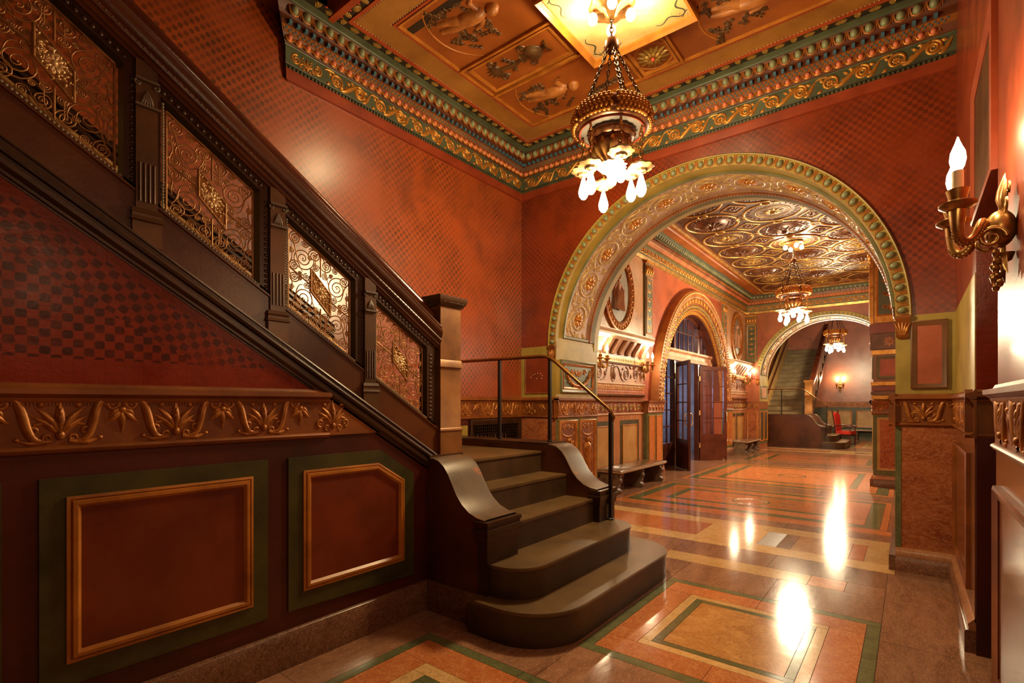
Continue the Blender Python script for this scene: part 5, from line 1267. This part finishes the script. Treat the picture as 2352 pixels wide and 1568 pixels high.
# lobby behind the doors: dim relief wall, one daylight window
lw = MB(); m = mapx(-6.9)
lw.ring(13.3, 2.25, .42, .42, .04, m); lw.ring(13.3, 2.25, .30, .30, .02, m); lw.rosette(13.3, 2.25, .26, 8, m)
for k in range(8): a = 2*pi*k/8; volute(lw, 13.3+.6*cos(a), 2.25+.6*sin(a), .1, a, 1, 1.5, .2, m)
lw.build('lobby_roundel', 'stucco_brown', lob)
zone(lob, 10.5, 16.2, 1.35, 1.65, m, 'frieze_ground', 'lobby_frieze', .03); rinceau(MB(), 10.6, 16.1, 1.5, .24, mapx(-6.87), .3).build('lobby_scrolls', 'frieze_gilt', lob)
for y in (11.0, 12.4, 13.7, 15.0): framed_panel(lob, y, y+.9, .3, 1.2, .07, m, 'cornice_green', 'lobby_wall', .03)
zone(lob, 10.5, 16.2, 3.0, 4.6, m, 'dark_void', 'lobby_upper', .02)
wn = st(frame(MB(), 13.9, 16.1, .7, 2.9, .08, .05, mapx(-6.9)).build('window_1', 'door_wood'), 'bluish daylight window in the lobby behind the glass doors', 'window')
for i in range(3):
    for k in range(3): slab(MB(), 13.98+i*.68+.03, 13.98+(i+1)*.68-.03, .78+k*.68+.03, .78+(k+1)*.68-.03, .012, .016, mapx(-6.9)).build('pane', 'daylight_pane', wn)
# ------------------------------------------------------------------ corridor cornice and coffered ceiling
def corr(prof, name, mat, par=None):
    P = lambda t, d, z: [(XCL+d, YB, z), (XCL+d, YE-d, z), (XR, YE-d, z)][t]
    return MB().sweep(prof, [0, 1, 2], P).build(name, mat, par, True, 20)
c2 = st(corr([(0, 4.62), (.05, 4.63), (.06, 4.70), (.03, 4.71)], 'trim_10', 'coffer_gold'), 'corridor cornice of egg rows and gilt leaves above a bright gold band', 'trim')
corr([(.03, 4.705), (.05, 4.72), (.06, 4.92), (.10, 4.93)], 'leaf_ground', 'olive_dark', c2); corr([(.07, 4.925), (.12, 4.94), (.15, 5.0), (.16, 5.02)], 'pink_ground', 'cornice_orange', c2)
corr([(.14, 5.015), (.18, 5.02), (.20, 5.10), (.24, 5.11)], 'dentil_ground', 'stucco_brown', c2); corr([(.2, 5.10), (.26, 5.11), (.30, 5.18), (.34, 5.2), (.34, 5.215)], 'egg_ground', 'cornice_green', c2)
corr([(.33, 5.21), (.50, 5.225), (.52, 5.25), (.60, 5.26), (.66, 5.25), (.70, 5.23), (.73, 5.22), (.73, 5.33)], 'cove', 'ceil_brown', c2)
def crun(per, d, fn, d2=0):
    k = 0
    while YB+per*(k+.5) < YE-d: fn((XCL+d, YB+per*(k+.5)), 0); k += 1
    k = 0
    while XCL+d+per*(k+.5) < XR: fn((XCL+d+per*(k+.5), YE-d), 1); k += 1
def cstuff(per, d, rad, z, name, mat):
    mb = MB(); crun(per, d, lambda p, s: mb.ell((p[0], p[1], z), rad if not s else (rad[1], rad[0], rad[2]), 6, 4)); mb.build(name, mat, c2)['kind'] = 'stuff'
cstuff(.118, .27, (.035, .04, .05), 5.145, 'egg_row', 'egg_green'); cstuff(.091, .12, (.03, .03, .035), 4.975, 'pink_egg_row', 'egg_pink'); cstuff(.077, .19, (.03, .022, .03), 5.06, 'dentil_row', 'cornice_orange')
lf = MB()
def lft(p, s):
    m = (lambda u, v, w: (p[0]+w, p[1]+u, v)) if not s else (lambda u, v, w: (p[0]+u, p[1]-w, v))
    o = 4.74
    for a, l in ((90, .15), (60, .12), (120, .12)): lf.leaf(0, o, R(a), l, .015, m, .9, (90-a)*-.012)
    for q in (-1, 1): volute(lf, q*.06, o+.10, .038, 0, q, 1.4, .24, m); lf.leaf(q*.03, o+.01, R(90-q*70), .09, .014, m, .9, -q*.8)
crun(.2, .055, lft); lf.build('palmette_row', 'gold_leaf', c2)['kind'] = 'stuff'
zc_ = 5.20; mK = lambda u, v, w: (u, v, zc_-w)
kx0, kx1, ky0, ky1 = -3.74, -.36, 9.43-1.165*1.5, 18.1
MB().box(kx0-.02, kx1+.02, YB, YE, zc_+.045, zc_+.13).build('coffer_ground', 'coffer_dark', cc)
frame(MB(), kx0-.03, kx1+.03, YB-.02, ky1, .05, .04, mK).build('field_border', 'coffer_gold', cc)
nx, dx, dy = 3, 1.125, 1.165; cxs = [-2.055+dx*(i-1) for i in range(nx)]; cys = []
y = 10.6-dy*3
while y < ky1-.4: cys.append(y); y += dy
rc = .50
def crg(mat, nm, fn):
    mb = MB(); fn(mb); return mb.mesh(nm, mat)
ME_CR = crg('coffer_gold', 'coffer_ring', lambda mb: mb.ring(0, 0, rc, rc*1.03, .026, lambda u, v, w: (u, v, -w), 40, .7))
ME_IN = crg('leaf_gold', 'inner_ring', lambda mb: (mb.ring(0, 0, .30, .31, .014, lambda u, v, w: (u, v, -w), 32), mb.ring(0, 0, .25, .255, .010, lambda u, v, w: (u, v, -w), 32), mb.rosette(0, 0, .2, 10, lambda u, v, w: (u, v, -w))))
ME_BR = crg('coffer_brown', 'brown_boss', lambda mb: (mb.dome(0, 0, .33, .34, .07, lambda u, v, w: (u, v, -w), 8, 3), mb.ring(0, 0, .36, .37, .02, lambda u, v, w: (u, v, -w), 8), mb.rosette(0, 0, .24, 12, lambda u, v, w: (u, v, -w-.06))))
ME_TE = crg('coffer_brown', 'leaf_collar', lambda mb: [mb.leaf(.37*cos(2*pi*k/24), .38*sin(2*pi*k/24), 2*pi*k/24, .09, .022, lambda u, v, w: (u, v, -w)) for k in range(24)])
ME_DI = crg('coffer_gold', 'diamond_rim', lambda mb: [mb.stroke([(p[0]*.22, p[1]*.24), (q[0]*.22, q[1]*.24)], .018, lambda u, v, w: (u, v, -w)) for p, q in (((1, 0), (0, 1)), ((0, 1), (-1, 0)), ((-1, 0), (0, -1)), ((0, -1), (1, 0)))])
ME_KN = crg('coffer_gold', 'link_ring', lambda mb: mb.ring(0, 0, .085, .085, .018, lambda u, v, w: (u, v, -w), 16))
ME_DR = crg('coffer_brown', 'diamond_rosette', lambda mb: mb.rosette(0, 0, .12, 8, lambda u, v, w: (u, v, -w)))
for j, y in enumerate(cys):
    if y < YB-.3: continue
    for i, x in enumerate(cxs):
        circ = (i+j) % 2 == 0 if (1+3) % 2 == 0 else (i+j) % 2 == 1
        r = inst('coffer_ring', ME_CR, cc, (x, y, zc_+.04))
        inst('leaf_collar', ME_TE, cc, (x, y, zc_+.045))
        inst('inner_ring' if circ else 'brown_boss', ME_IN if circ else ME_BR, cc, (x, y, zc_+.045))
        inst('link_ring', ME_KN, cc, (x, y+dy/2, zc_+.025))
        if i < nx-1: inst('link_ring', ME_KN, cc, (x+dx/2, y, zc_+.025))
        if i < nx-1: inst('diamond_rim', ME_DI, cc, (x+dx/2, y+dy/2, zc_+.04)); inst('diamond_rosette', ME_DR, cc, (x+dx/2, y+dy/2, zc_+.045))
# ------------------------------------------------------------------ free pier on the corridor's right side
px0, py0 = -.55, 11.86
pr = empty('corridor_pier', ((px0+XR)/2, py0+.4, 0)); pr['kind'] = 'structure'
mp = mapy(py0); mpx = mapx(px0, -1)
MB().box(px0, XR, py0, py0+.8, 0, 4.66).build('shaft', 'soffit_brown', pr)
for (m, u0, u1) in ((mp, px0, XR), (mpx, py0, py0+.8)):
    zone(pr, u0, u1, .22, FZ0, m, 'mb_green', 'lower_facing', .004); plinth(pr, u0, u1, m)
    frame(MB(), u0+.06, u0+.44, .32, 1.32, .045, .02, m).build('panel_moulding', 'panel_gold', pr); slab(MB(), u0+.1, u0+.40, .36, 1.28, 0, .008, m).build('marble_panel', 'mb_rosso', pr)
    MB().sweep([(0, FZ0-.02), (.03, FZ0), (.02, FZ0+.02), (.02, 1.55), (.06, 1.60), (.065, 1.645), (0, 1.66)], [u0-.02, u1], lambda t, d, z: m(t, z, d)).build('capital', 'frieze_ground', pr)
    g = rinceau(MB(), u0, u0+.5, 1.49, .2, lambda u, v, w: m(u, v, w+.022), .2); g.build('capital_foliage', 'frieze_gilt', pr)
    for v0, v1, mat, w_ in ((1.67, 1.74, 'gold_leaf', .03), (1.75, 1.82, 'stucco_brown', .04), (1.83, 1.92, 'red_plain', .03), (1.93, 2.0, 'gold_leaf', .04)): zone(pr, u0, u1, v0, v1, m, mat, 'band', w_)
    framed_panel(pr, u0+.05, u0+.45, 2.06, 2.48, .05, m, 'olive_dark', 'pink_paint', .03)
    zone(pr, u0, u1, 2.52, 2.6, m, 'gold_leaf', 'band', .03)
    zone(pr, u0-.02, u1, 2.62, 2.9, m, 'stucco_brown', 'console_block', .05); MB().rosette(u0+.25, 2.76, .1, 8, lambda u, v, w: m(u, v, w+.05)).build('console_rosette', 'stucco_pink', pr)
    zone(pr, u0-.02, u1, 2.92, 3.1, m, 'red_plain', 'red_band', .06)
    pilaster(pr, u0+.02, u0+.5, 3.12, 4.62, m, 'cornice_green', 'frieze_gilt', 'gold_leaf')
tag(pr, 'decorated marble-footed pier standing just beyond the right side of the near arch', 'pier')
# far arch wall dressing
mE = mapy(YE)
pilaster(we, XCL+.02, XCL+.36, 3.0, 4.6, mE); pilaster(we, XR-.36, XR-.02, 3.0, 4.6, mE)
for u0, u1 in ((XCL, xl_), (xr_, XR)):
    zone(we, u0, u1, .2, FZ0, mE, 'mb_rosso', 'marble_slab'); plinth(we, u0, u1, mE); zone(we, u0, u1, FZ0, FZ1, mE, 'frieze_ground', 'frieze', .02); zone(we, u0, u1, FZ1, 2.43, mE, 'mosaic_y', 'facing', .008); zone(we, u0, u1, 2.43, 2.85, mE, 'red_plain', 'red_band', .03)
    frame(MB(), u0+.05, u1-.05, .3, 1.3, .04, .02, mE).build('panel_moulding', 'gold_frame', we); rinceau(MB(), u0+.01, u1-.01, 1.52, .2, mapy(YE-.02), .2).build('frieze_foliage', 'frieze_gilt', we)
zone(we, YE, YF, FZ1, AZ+.06, mJ, 'olive', 'jamb_facing'); zone(we, YE, YF, .2, FZ0, mJ, 'mb_green', 'jamb_marble'); zone(we, YE, YF, FZ0, FZ1, mJ, 'frieze_ground', 'jamb_frieze', .02); framed_panel(we, YE+.15, YF-.15, 1.75, 2.2, .05, mJ, 'olive_dark', 'stucco_pink', .03)
for a, b in ((YE+.07, YE+.58), (YE+.66, YF-.07)): framed_panel(we, a, b, .28, 1.32, .05, mJ, 'gold_frame', 'cornice_dark', .03)
# ------------------------------------------------------------------ chandeliers
def chain_pts(mb, p0, p1, link=.055, r=.0055, w=.013):
    a, b = Vector(p0), Vector(p1); d = b-a; n = max(2, round(d.length/(link*.78))); t = d.normalized()
    s1 = t.orthogonal().normalized(); s2 = t.cross(s1)
    for i in range(n):
        c = a+d*((i+.5)/n); s = s1 if i % 2 else s2; h = d.length/n*.64
        pts = [c+t*(h*cos(q))+s*(w*sin(q)) for q in [2*pi*k/10 for k in range(10)]]
        mb.tube(pts, r, 5, False, True)
    return mb
BULB = [(.012, 0), (.016, -.02), (.030, -.07), (.044, -.12), (.047, -.145), (.040, -.18), (.022, -.205), (.004, -.213)]
ME_BULB = MB().lathe(BULB, 14).mesh('bulb', 'bulb')
fm = MB().lathe([(.012, .075), (.03, .07), (.05, .055), (.045, .04), (.09, .03), (.10, .012), (.085, .0), (.05, -.01), (.045, -.03), (.02, -.04)], 24, (0, 0, 0), True, 8, .18)
ME_FLOR = fm.mesh('glass_floret', 'crystal')
ME_SOCK = MB().lathe([(.02, .02), (.022, -.005), (.014, -.01)], 12).mesh('socket', 'lamp_bronze')
def chandelier(x, y, zdish, ztop, label, power, up_power, WARM=WARM):
    root = empty('chandelier', (x, y, zdish))
    B = lambda mb, n, m, p=root: mb.build(n, m, p, False)
    hub = .70; top = ztop-zdish
    rim = B(MB().lathe([(.22, -.065), (.30, -.075), (.335, -.06), (.355, -.02), (.36, .03), (.345, .075), (.31, .10), (.29, .10), (.285, .09), (.30, .06), (.28, .05), (.05, .05)], 48, (0, 0, 0), False), 'dish_rim', 'lamp_bronze')
    sc = MB()
    for k in range(54):
        if k % 9 == 0: continue
        a = 2*pi*k/54
        for j, (r_, z_) in enumerate(((.345, -.045), (.354, -.012), (.355, .022), (.346, .055), (.33, .085))):
            aa = a+(.058 if j % 2 else 0); sc.ell((r_*cos(aa), r_*sin(aa), z_), (.022, .022, .022), 8, 6)
    sc = B(sc, 'gilt_scales', 'gold_leaf', rim); sc['kind'] = 'stuff'
    B(MB().lathe([(.30, -.078), (.295, -.092), (.28, -.085)], 40, (0, 0, 0), False), 'red_ring', 'red_fascia', rim)
    B(MB().lathe([(.29, -.075), (.20, -.085), (.205, -.105), (.19, -.11)], 40, (0, 0, 0), False), 'silver_plate', 'silver_grey', rim)
    bowl = B(MB().lathe([(.205, -.10), (.21, -.12), (.19, -.15), (.165, -.16), (.17, -.18), (.155, -.24), (.12, -.30), (.07, -.35), (.03, -.37), (.0, -.372)], 40, (0, 0, 0), False, 20, .05), 'bowl', 'lamp_bronze')
    lf_ = MB()
    for k in range(12):
        a = 2*pi*k/12; pts = [((.166-.1*(t/6)**2.2)*cos(a), (.166-.1*(t/6)**2.2)*sin(a), -.18-.03*t) for t in range(7)]; lf_.tube(pts, [.012, .022, .028, .028, .022, .014, .004], 6)
    B(lf_, 'acanthus_leaves', 'sconce_gold', bowl)
    B(MB().lathe([(.03, -.36), (.09, -.37), (.12, -.39), (.09, -.42), (.05, -.45), (.03, -.49), (.045, -.52), (.03, -.56), (.0, -.57)], 24, (0, 0, 0), False, 12, .2), 'glass_flower', 'glow_crystal', bowl)
    for k in range(6):
        a = 2*pi*k/6+.25
        c = MB(); chain_pts(c, (.045*cos(a), .045*sin(a), hub-.03), (.30*cos(a), .30*sin(a), .095)); B(c, 'chain', 'chain_metal')
        zc = -.40 if k % 2 else -.46
        R_ = .265
        c = MB(); chain_pts(c, (R_*cos(a), R_*sin(a), -.085), (R_*cos(a), R_*sin(a), zc+.07), .06, .007, .017); B(c, 'drop_chain', 'sconce_gold')
        f = inst('glass_floret', ME_FLOR, root, Vector((R_*cos(a), R_*sin(a), zc))+root.location); inst('socket', ME_SOCK, f, Vector((R_*cos(a), R_*sin(a), zc-.035))+root.location)
        inst('bulb', ME_BULB, f, Vector((R_*cos(a), R_*sin(a), zc-.04))+root.location)
    B(MB().lathe([(.02, hub+.09), (.05, hub+.07), (.055, hub+.05), (.065, hub+.045), (.07, hub), (.06, hub-.03), (.05, hub-.04), (.0, hub-.04)], 20, (0, 0, 0), False), 'hub', 'lamp_bronze')
    c = MB(); chain_pts(c, (0, 0, hub+.09), (0, 0, top-.12), .06, .007, .016); B(c, 'stem_chain', 'chain_metal')
    cn = B(MB().lathe([(.19, top-.005), (.18, top-.03), (.12, top-.045), (.07, top-.07), (.04, top-.12), (.015, top-.14), (0, top-.142)], 28, (0, 0, 0), False, 8, .15), 'ceiling_canopy', 'sconce_gold')
    for k in range(4):
        a = 2*pi*k/4+.5
        b = MB().ell((.17*cos(a), .17*sin(a), top-.115), (.045, .045, .055), 12, 8); B(b, 'canopy_bulb', 'bulb', cn)
        MB().tube([(.06*cos(a), .06*sin(a), top-.04), (.12*cos(a), .12*sin(a), top-.05), (.17*cos(a), .17*sin(a), top-.065)], .016, 8).build('canopy_arm', 'sconce_gold', cn, False)
    lamp('chandelier_light', (0, 0, -.86), power*1.7, .18, WARM, root)
    for k in range(2): lamp('chandelier_light', (.28*cos(k*pi+.5), .28*sin(k*pi+.5), top-.22), up_power/2, .05, WARM, root)
    return tag(root, label, 'chandelier', 'hanging bulb chandeliers')
chandelier(-2.14, 4.18, 4.15, ZC, 'large bronze dish chandelier with bare bulbs hanging in the near stair hall', 138, 46)
chandelier(-2.07, 12.91, 4.10, 5.235, 'middle-sized glowing chandelier under the gilt coffered corridor ceiling', 370, 70, WARM2)
chandelier(-2.10, 21.3, 4.10, 5.6, 'smallest distant chandelier glowing beyond the far arch', 270, 10, WARM2)

# ------------------------------------------------------------------ wall sconces
def sconce(loc, rz, label, power, candles=((-.125, .18), (.125, .18)), WARM=WARM, grp='two-candle wall sconces'):
    """back plate at the origin, local -y points out of the wall"""
    s = empty('wall_sconce', loc, rz)
    B = lambda mb, n, m, p=s: mb.build(n, m, p, False)
    bp = MB(); bp.ell((0, -.045, 0), (.055, .05, .075), 24, 16); bp.lathe([(.03, -.10), (.02, -.13), (.0, -.14)], 10, (0, -.03, 0)); bp = B(bp, 'vase_body', 'sconce_gold')
    g = MB(); mm = lambda u, v, w: (u, -w, v)
    for q in (-1, 1):
        volute(g, q*.045, .085, .03, R(-90), q, 1.4, .3, mm, .03); volute(g, q*.03, .15, .022, R(90), -q, 1.3, .3, mm, .02); g.leaf(0, .06, R(90-q*25), .13, .022, mm, 1, q*.4, .03); g.leaf(0, -.08, R(-90+q*25), .14, .02, mm, 1, q*.4, .03)
    g.leaf(0, .05, R(90), .17, .03, mm, 1, 0, .03); g.leaf(0, -.05, R(-90), .17, .025, mm, 1, 0, .03)
    for k in range(14): g.ell((random.uniform(-.04, .04), -.045-random.uniform(0, .02), -.10-random.uniform(0, .14)), (.014, .014, .018), 6, 4)
    B(g, 'leaf_ornament', 'sconce_gold', bp)['kind'] = 'stuff'
    for (cx_, cd) in candles:
        q = 1 if cx_ > 0 else -1
        z0 = .10
        pth = bez((q*.02, -.085, .015), (cx_*.5, -cd*.62, .075), (cx_*.62, -cd*.62, -.055), (cx_*.86, -cd*.88, -.055), 14)+bez((cx_*.90, -cd*.92, -.052), (cx_*1.03, -cd*1.04, -.03), (cx_*1.01, -cd, .02), (cx_, -cd, z0-.03), 10)
        a = MB().tube(pth, [.011, .013, .015, .014, .013, .013, .014, .016, .018, .020, .023, .027, .030], 14)
        for k in range(3, len(pth)-2):
            t = Vector(pth[k+1])-Vector(pth[k-1]); t.normalize(); sd = t.cross(Vector((0, 0, 1))).normalized(); up_ = sd.cross(t)
            for e in (-1, 1): c0 = Vector(pth[k])-up_*.012+sd*.009*e; a.ell(tuple(c0), (.007, .007, .009), 6, 4)
        a = B(a, 'arm', 'sconce_gold')
        v = MB(); v.tube(spiral3(q*.05, -cd*.42, -.02, .045), [.011, .010, .008, .006, .009], 10); B(v, 'arm_scroll', 'sconce_gold', a)
        B(MB().lathe([(.036, z0-.03), (.06, z0-.015), (.062, z0-.005), (.05, z0), (.028, z0+.01), (.034, z0+.035), (.038, z0+.05), (.03, z0+.05), (.024, z0+.03)], 28, (cx_, -cd, 0)), 'drip_pan', 'sconce_gold', a)
        B(MB().lathe([(.019, z0+.02), (.019, z0+.125), (.012, z0+.13)], 14, (cx_, -cd, 0)), 'candle_sleeve', 'candle_white', a)
        B(MB().lathe([(.012, z0+.125), (.022, z0+.145), (.027, z0+.17), (.024, z0+.20), (.014, z0+.225), (.007, z0+.245), (.002, z0+.262)], 14, (cx_, -cd, 0)), 'flame_bulb', 'bulb', a)
        lamp('sconce_light', (cx_, -cd-.005, z0+.31), power, .035, WARM, s)
    return tag(s, label, 'sconce', grp)
def spiral3(x, y, z, r): return [(x, y+r*(1-i/28)*cos(i*.4), z-r*.5+r*(1-i/28)*sin(i*.4)) for i in range(25)]
sconce((XR, 2.81, 2.30), RNX, 'large gilt two-candle sconce on the near right wall', 11, ((-.125, .18), (.125, .18)))
sconce((XR, .75, 2.30), RNX, 'gilt two-candle sconce farther back on the right wall, out of view', 11)
sconce((XCL+.02, 8.0, 2.30), RX, 'lit sconce under the large medallion beside the near bench', 12, WARM=WARM2)
sconce((XCL+.02, 10.03, 2.30), RX, 'lit sconce just left of the glass door arch', 12, WARM=WARM2)
sconce((XCL+.02, 16.42, 2.30), RX, 'lit sconce just right of the glass door arch', 12, WARM=WARM2)
sconce((XCL+.02, 18.3, 2.30), RX, 'lit sconce at the end of the corridor wall by the far arch', 12, WARM=WARM2)
sconce((XR, 9.0, 2.30), RNX, 'unseen sconce added for its light on the right corridor wall between near arch and decorated pier', 12, WARM=WARM2)  # this one and the next are hidden from view, added as light sources
sconce((XR, 16.4, 2.30), RNX, 'unseen sconce added for its light on the right corridor wall beyond the decorated pier', 12, WARM=WARM2)
sconce((-2.5, YBACK, 2.33), RY, 'distant sconce glowing on the back wall of the far hall', 20)
# ------------------------------------------------------------------ marble benches
def bench(L, loc, rz, label, nleg=3):
    b = empty('marble_bench', loc, rz); H = .42; D = .46
    B = lambda mb, n, m, p=b: mb.build(n, m, p, False)
    t = MB(); loft(t, [(-L/2+o, L/2-o, -D+o, 0, z) for z, o in ((H-.07, .03), (H-.055, .012), (H-.02, .0), (H-.008, .004), (H, .014))]); t = B(t, 'seat_slab', 'bench_top')
    e = MB()
    for k in range(int(L/.03)): e.dome(-L/2+.02+k*.03, H-.034, .012, .014, .008, lambda u, v, w: (u, -D-w, v), 6, 2)
    for k in range(int(D/.03)): e.dome(.02+k*.03, H-.034, .012, .014, .008, lambda u, v, w: (-L/2-w, -u, v), 6, 2)
    B(e, 'carved_edge', 'stucco_cream', t)['kind'] = 'stuff'
    for i in range(nleg):
        x = -L/2+.10+(L-.20)*i/(nleg-1)
        pr_ = [(-.04, 0), (-D+.07, 0), (-D+.05, .03), (-D+.055, .07), (-D+.10, .10), (-D+.085, .15), (-D+.05, .20), (-D+.05, .26), (-D+.09, .31), (-D+.06, H-.07), (-.04, H-.07)]
        l = B(MB().prism(pr_, x-.055, x+.055, lambda p, q, t: (t, p, q)), 'leg', 'bench_stone')
        g = MB(); m = lambda u, v, w: (u, -D+.055-w, v)
        g.dome(x, .23, .055, .05, .03, m, 10, 3); g.dome(x, .05, .058, .035, .02, m, 10, 3); g.leaf(x, .28, R(90), .08, .04, m); volute(g, x-.02, .13, .03, 0, 1, 1.2, .3, m); B(g, 'carving', 'bench_stone', l)
    return tag(b, label, 'bench')
bench(2.1, (XCL+.07, 9.04, 0), RX, 'stone bench on carved legs below the large medallion left of the doors')
bench(1.75, (XCL+.07, 17.55, 0), RX, 'shorter-looking stone bench right of the glass doors')
bench(2.4, (-1.5, YBACK-.08, 0), RY, 'far stone bench against the back wall of the far hall', 4)
# ------------------------------------------------------------------ far hall: wall dressing, red armchair
mB = mapy(YBACK)
zone(wfb, XL, 1.2, .0, FZ0, mB, 'green_frame', 'dado_panelling'); zone(wfb, XL, 1.2, FZ0, FZ1, mB, 'frieze_ground', 'frieze', .03); rinceau(MB(), -3.2, 1.1, 1.53, .2, mapy(YBACK-.03), .25).build('frieze_foliage', 'frieze_gilt', wfb)
for x in (-3.0, -1.9, -.8, .3): framed_panel(wfb, x, x+.95, .5, 1.25, .05, mB, 'gold_frame', 'panel_gold', .02)
ch = empty('armchair', (-1.95, 23.3, 0), R(75))
B = lambda mb, n, m, p=ch: mb.build(n, m, p, False)
B(MB().box(-.27, .27, -.26, .26, .40, .52), 'seat', 'chair_red'); B(MB().prism([(-.24, .5), (.24, .5), (.24, 1.12), (.1, 1.22), (-.1, 1.22), (-.24, 1.12)], .22, .30, lambda p, q, t: (p, t+(q-.5)*.12, q)), 'backrest', 'chair_red')
for sx in (-1, 1):
    B(MB().tube([(sx*.24, .27, 0), (sx*.25, .26, .5), (sx*.25, .36, 1.2), (sx*.25, .37, 1.3)], [.028, .03, .025, .035], 8), 'back_post', 'door_wood'); B(MB().tube([(sx*.25, -.23, 0), (sx*.25, -.23, .28), (sx*.25, -.23, .68)], [.03, .025, .02], 8), 'front_leg', 'door_wood')
    B(MB().tube([(sx*.25, .3, .72), (sx*.26, .0, .74), (sx*.25, -.25, .71), (sx*.25, -.29, .68)], [.022, .028, .032, .02], 8), 'armrest', 'door_wood')
B(MB().box(-.25, .25, -.24, .26, .34, .40), 'seat_rail', 'door_wood')
tag(ch, 'red upholstered wooden armchair beside the far stair foot', 'chair')
# dark office chair glimpsed in the lobby
oc = empty('office_chair', (-5.75, 13.3, 0)); B2 = lambda mb, n, m: mb.build(n, m, oc, False)
B2(MB().box(-.24, .24, -.24, .24, .44, .52), 'seat', 'iron_black'); B2(MB().box(-.22, .22, .2, .27, .6, 1.15), 'backrest', 'iron_black'); B2(MB().tube([(0, 0, .08), (0, 0, .44)], .03, 8), 'column', 'iron_black')
for k in range(5): a = 2*pi*k/5; B2(MB().tube([(0, 0, .1), (.28*cos(a), .28*sin(a), .05), (.28*cos(a), .28*sin(a), .0)], .022, 6), 'caster_leg', 'iron_black')
tag(oc, 'dark swivel chair glimpsed through the open glass doors', 'chair')
lamp('lobby_light', (-5.7, 12.4, 3.6), 60, .2, (1, .82, .62)); lamp('lobby_daylight', (-6.5, 15.0, 1.9), 70, .5, (.55, .66, 1))
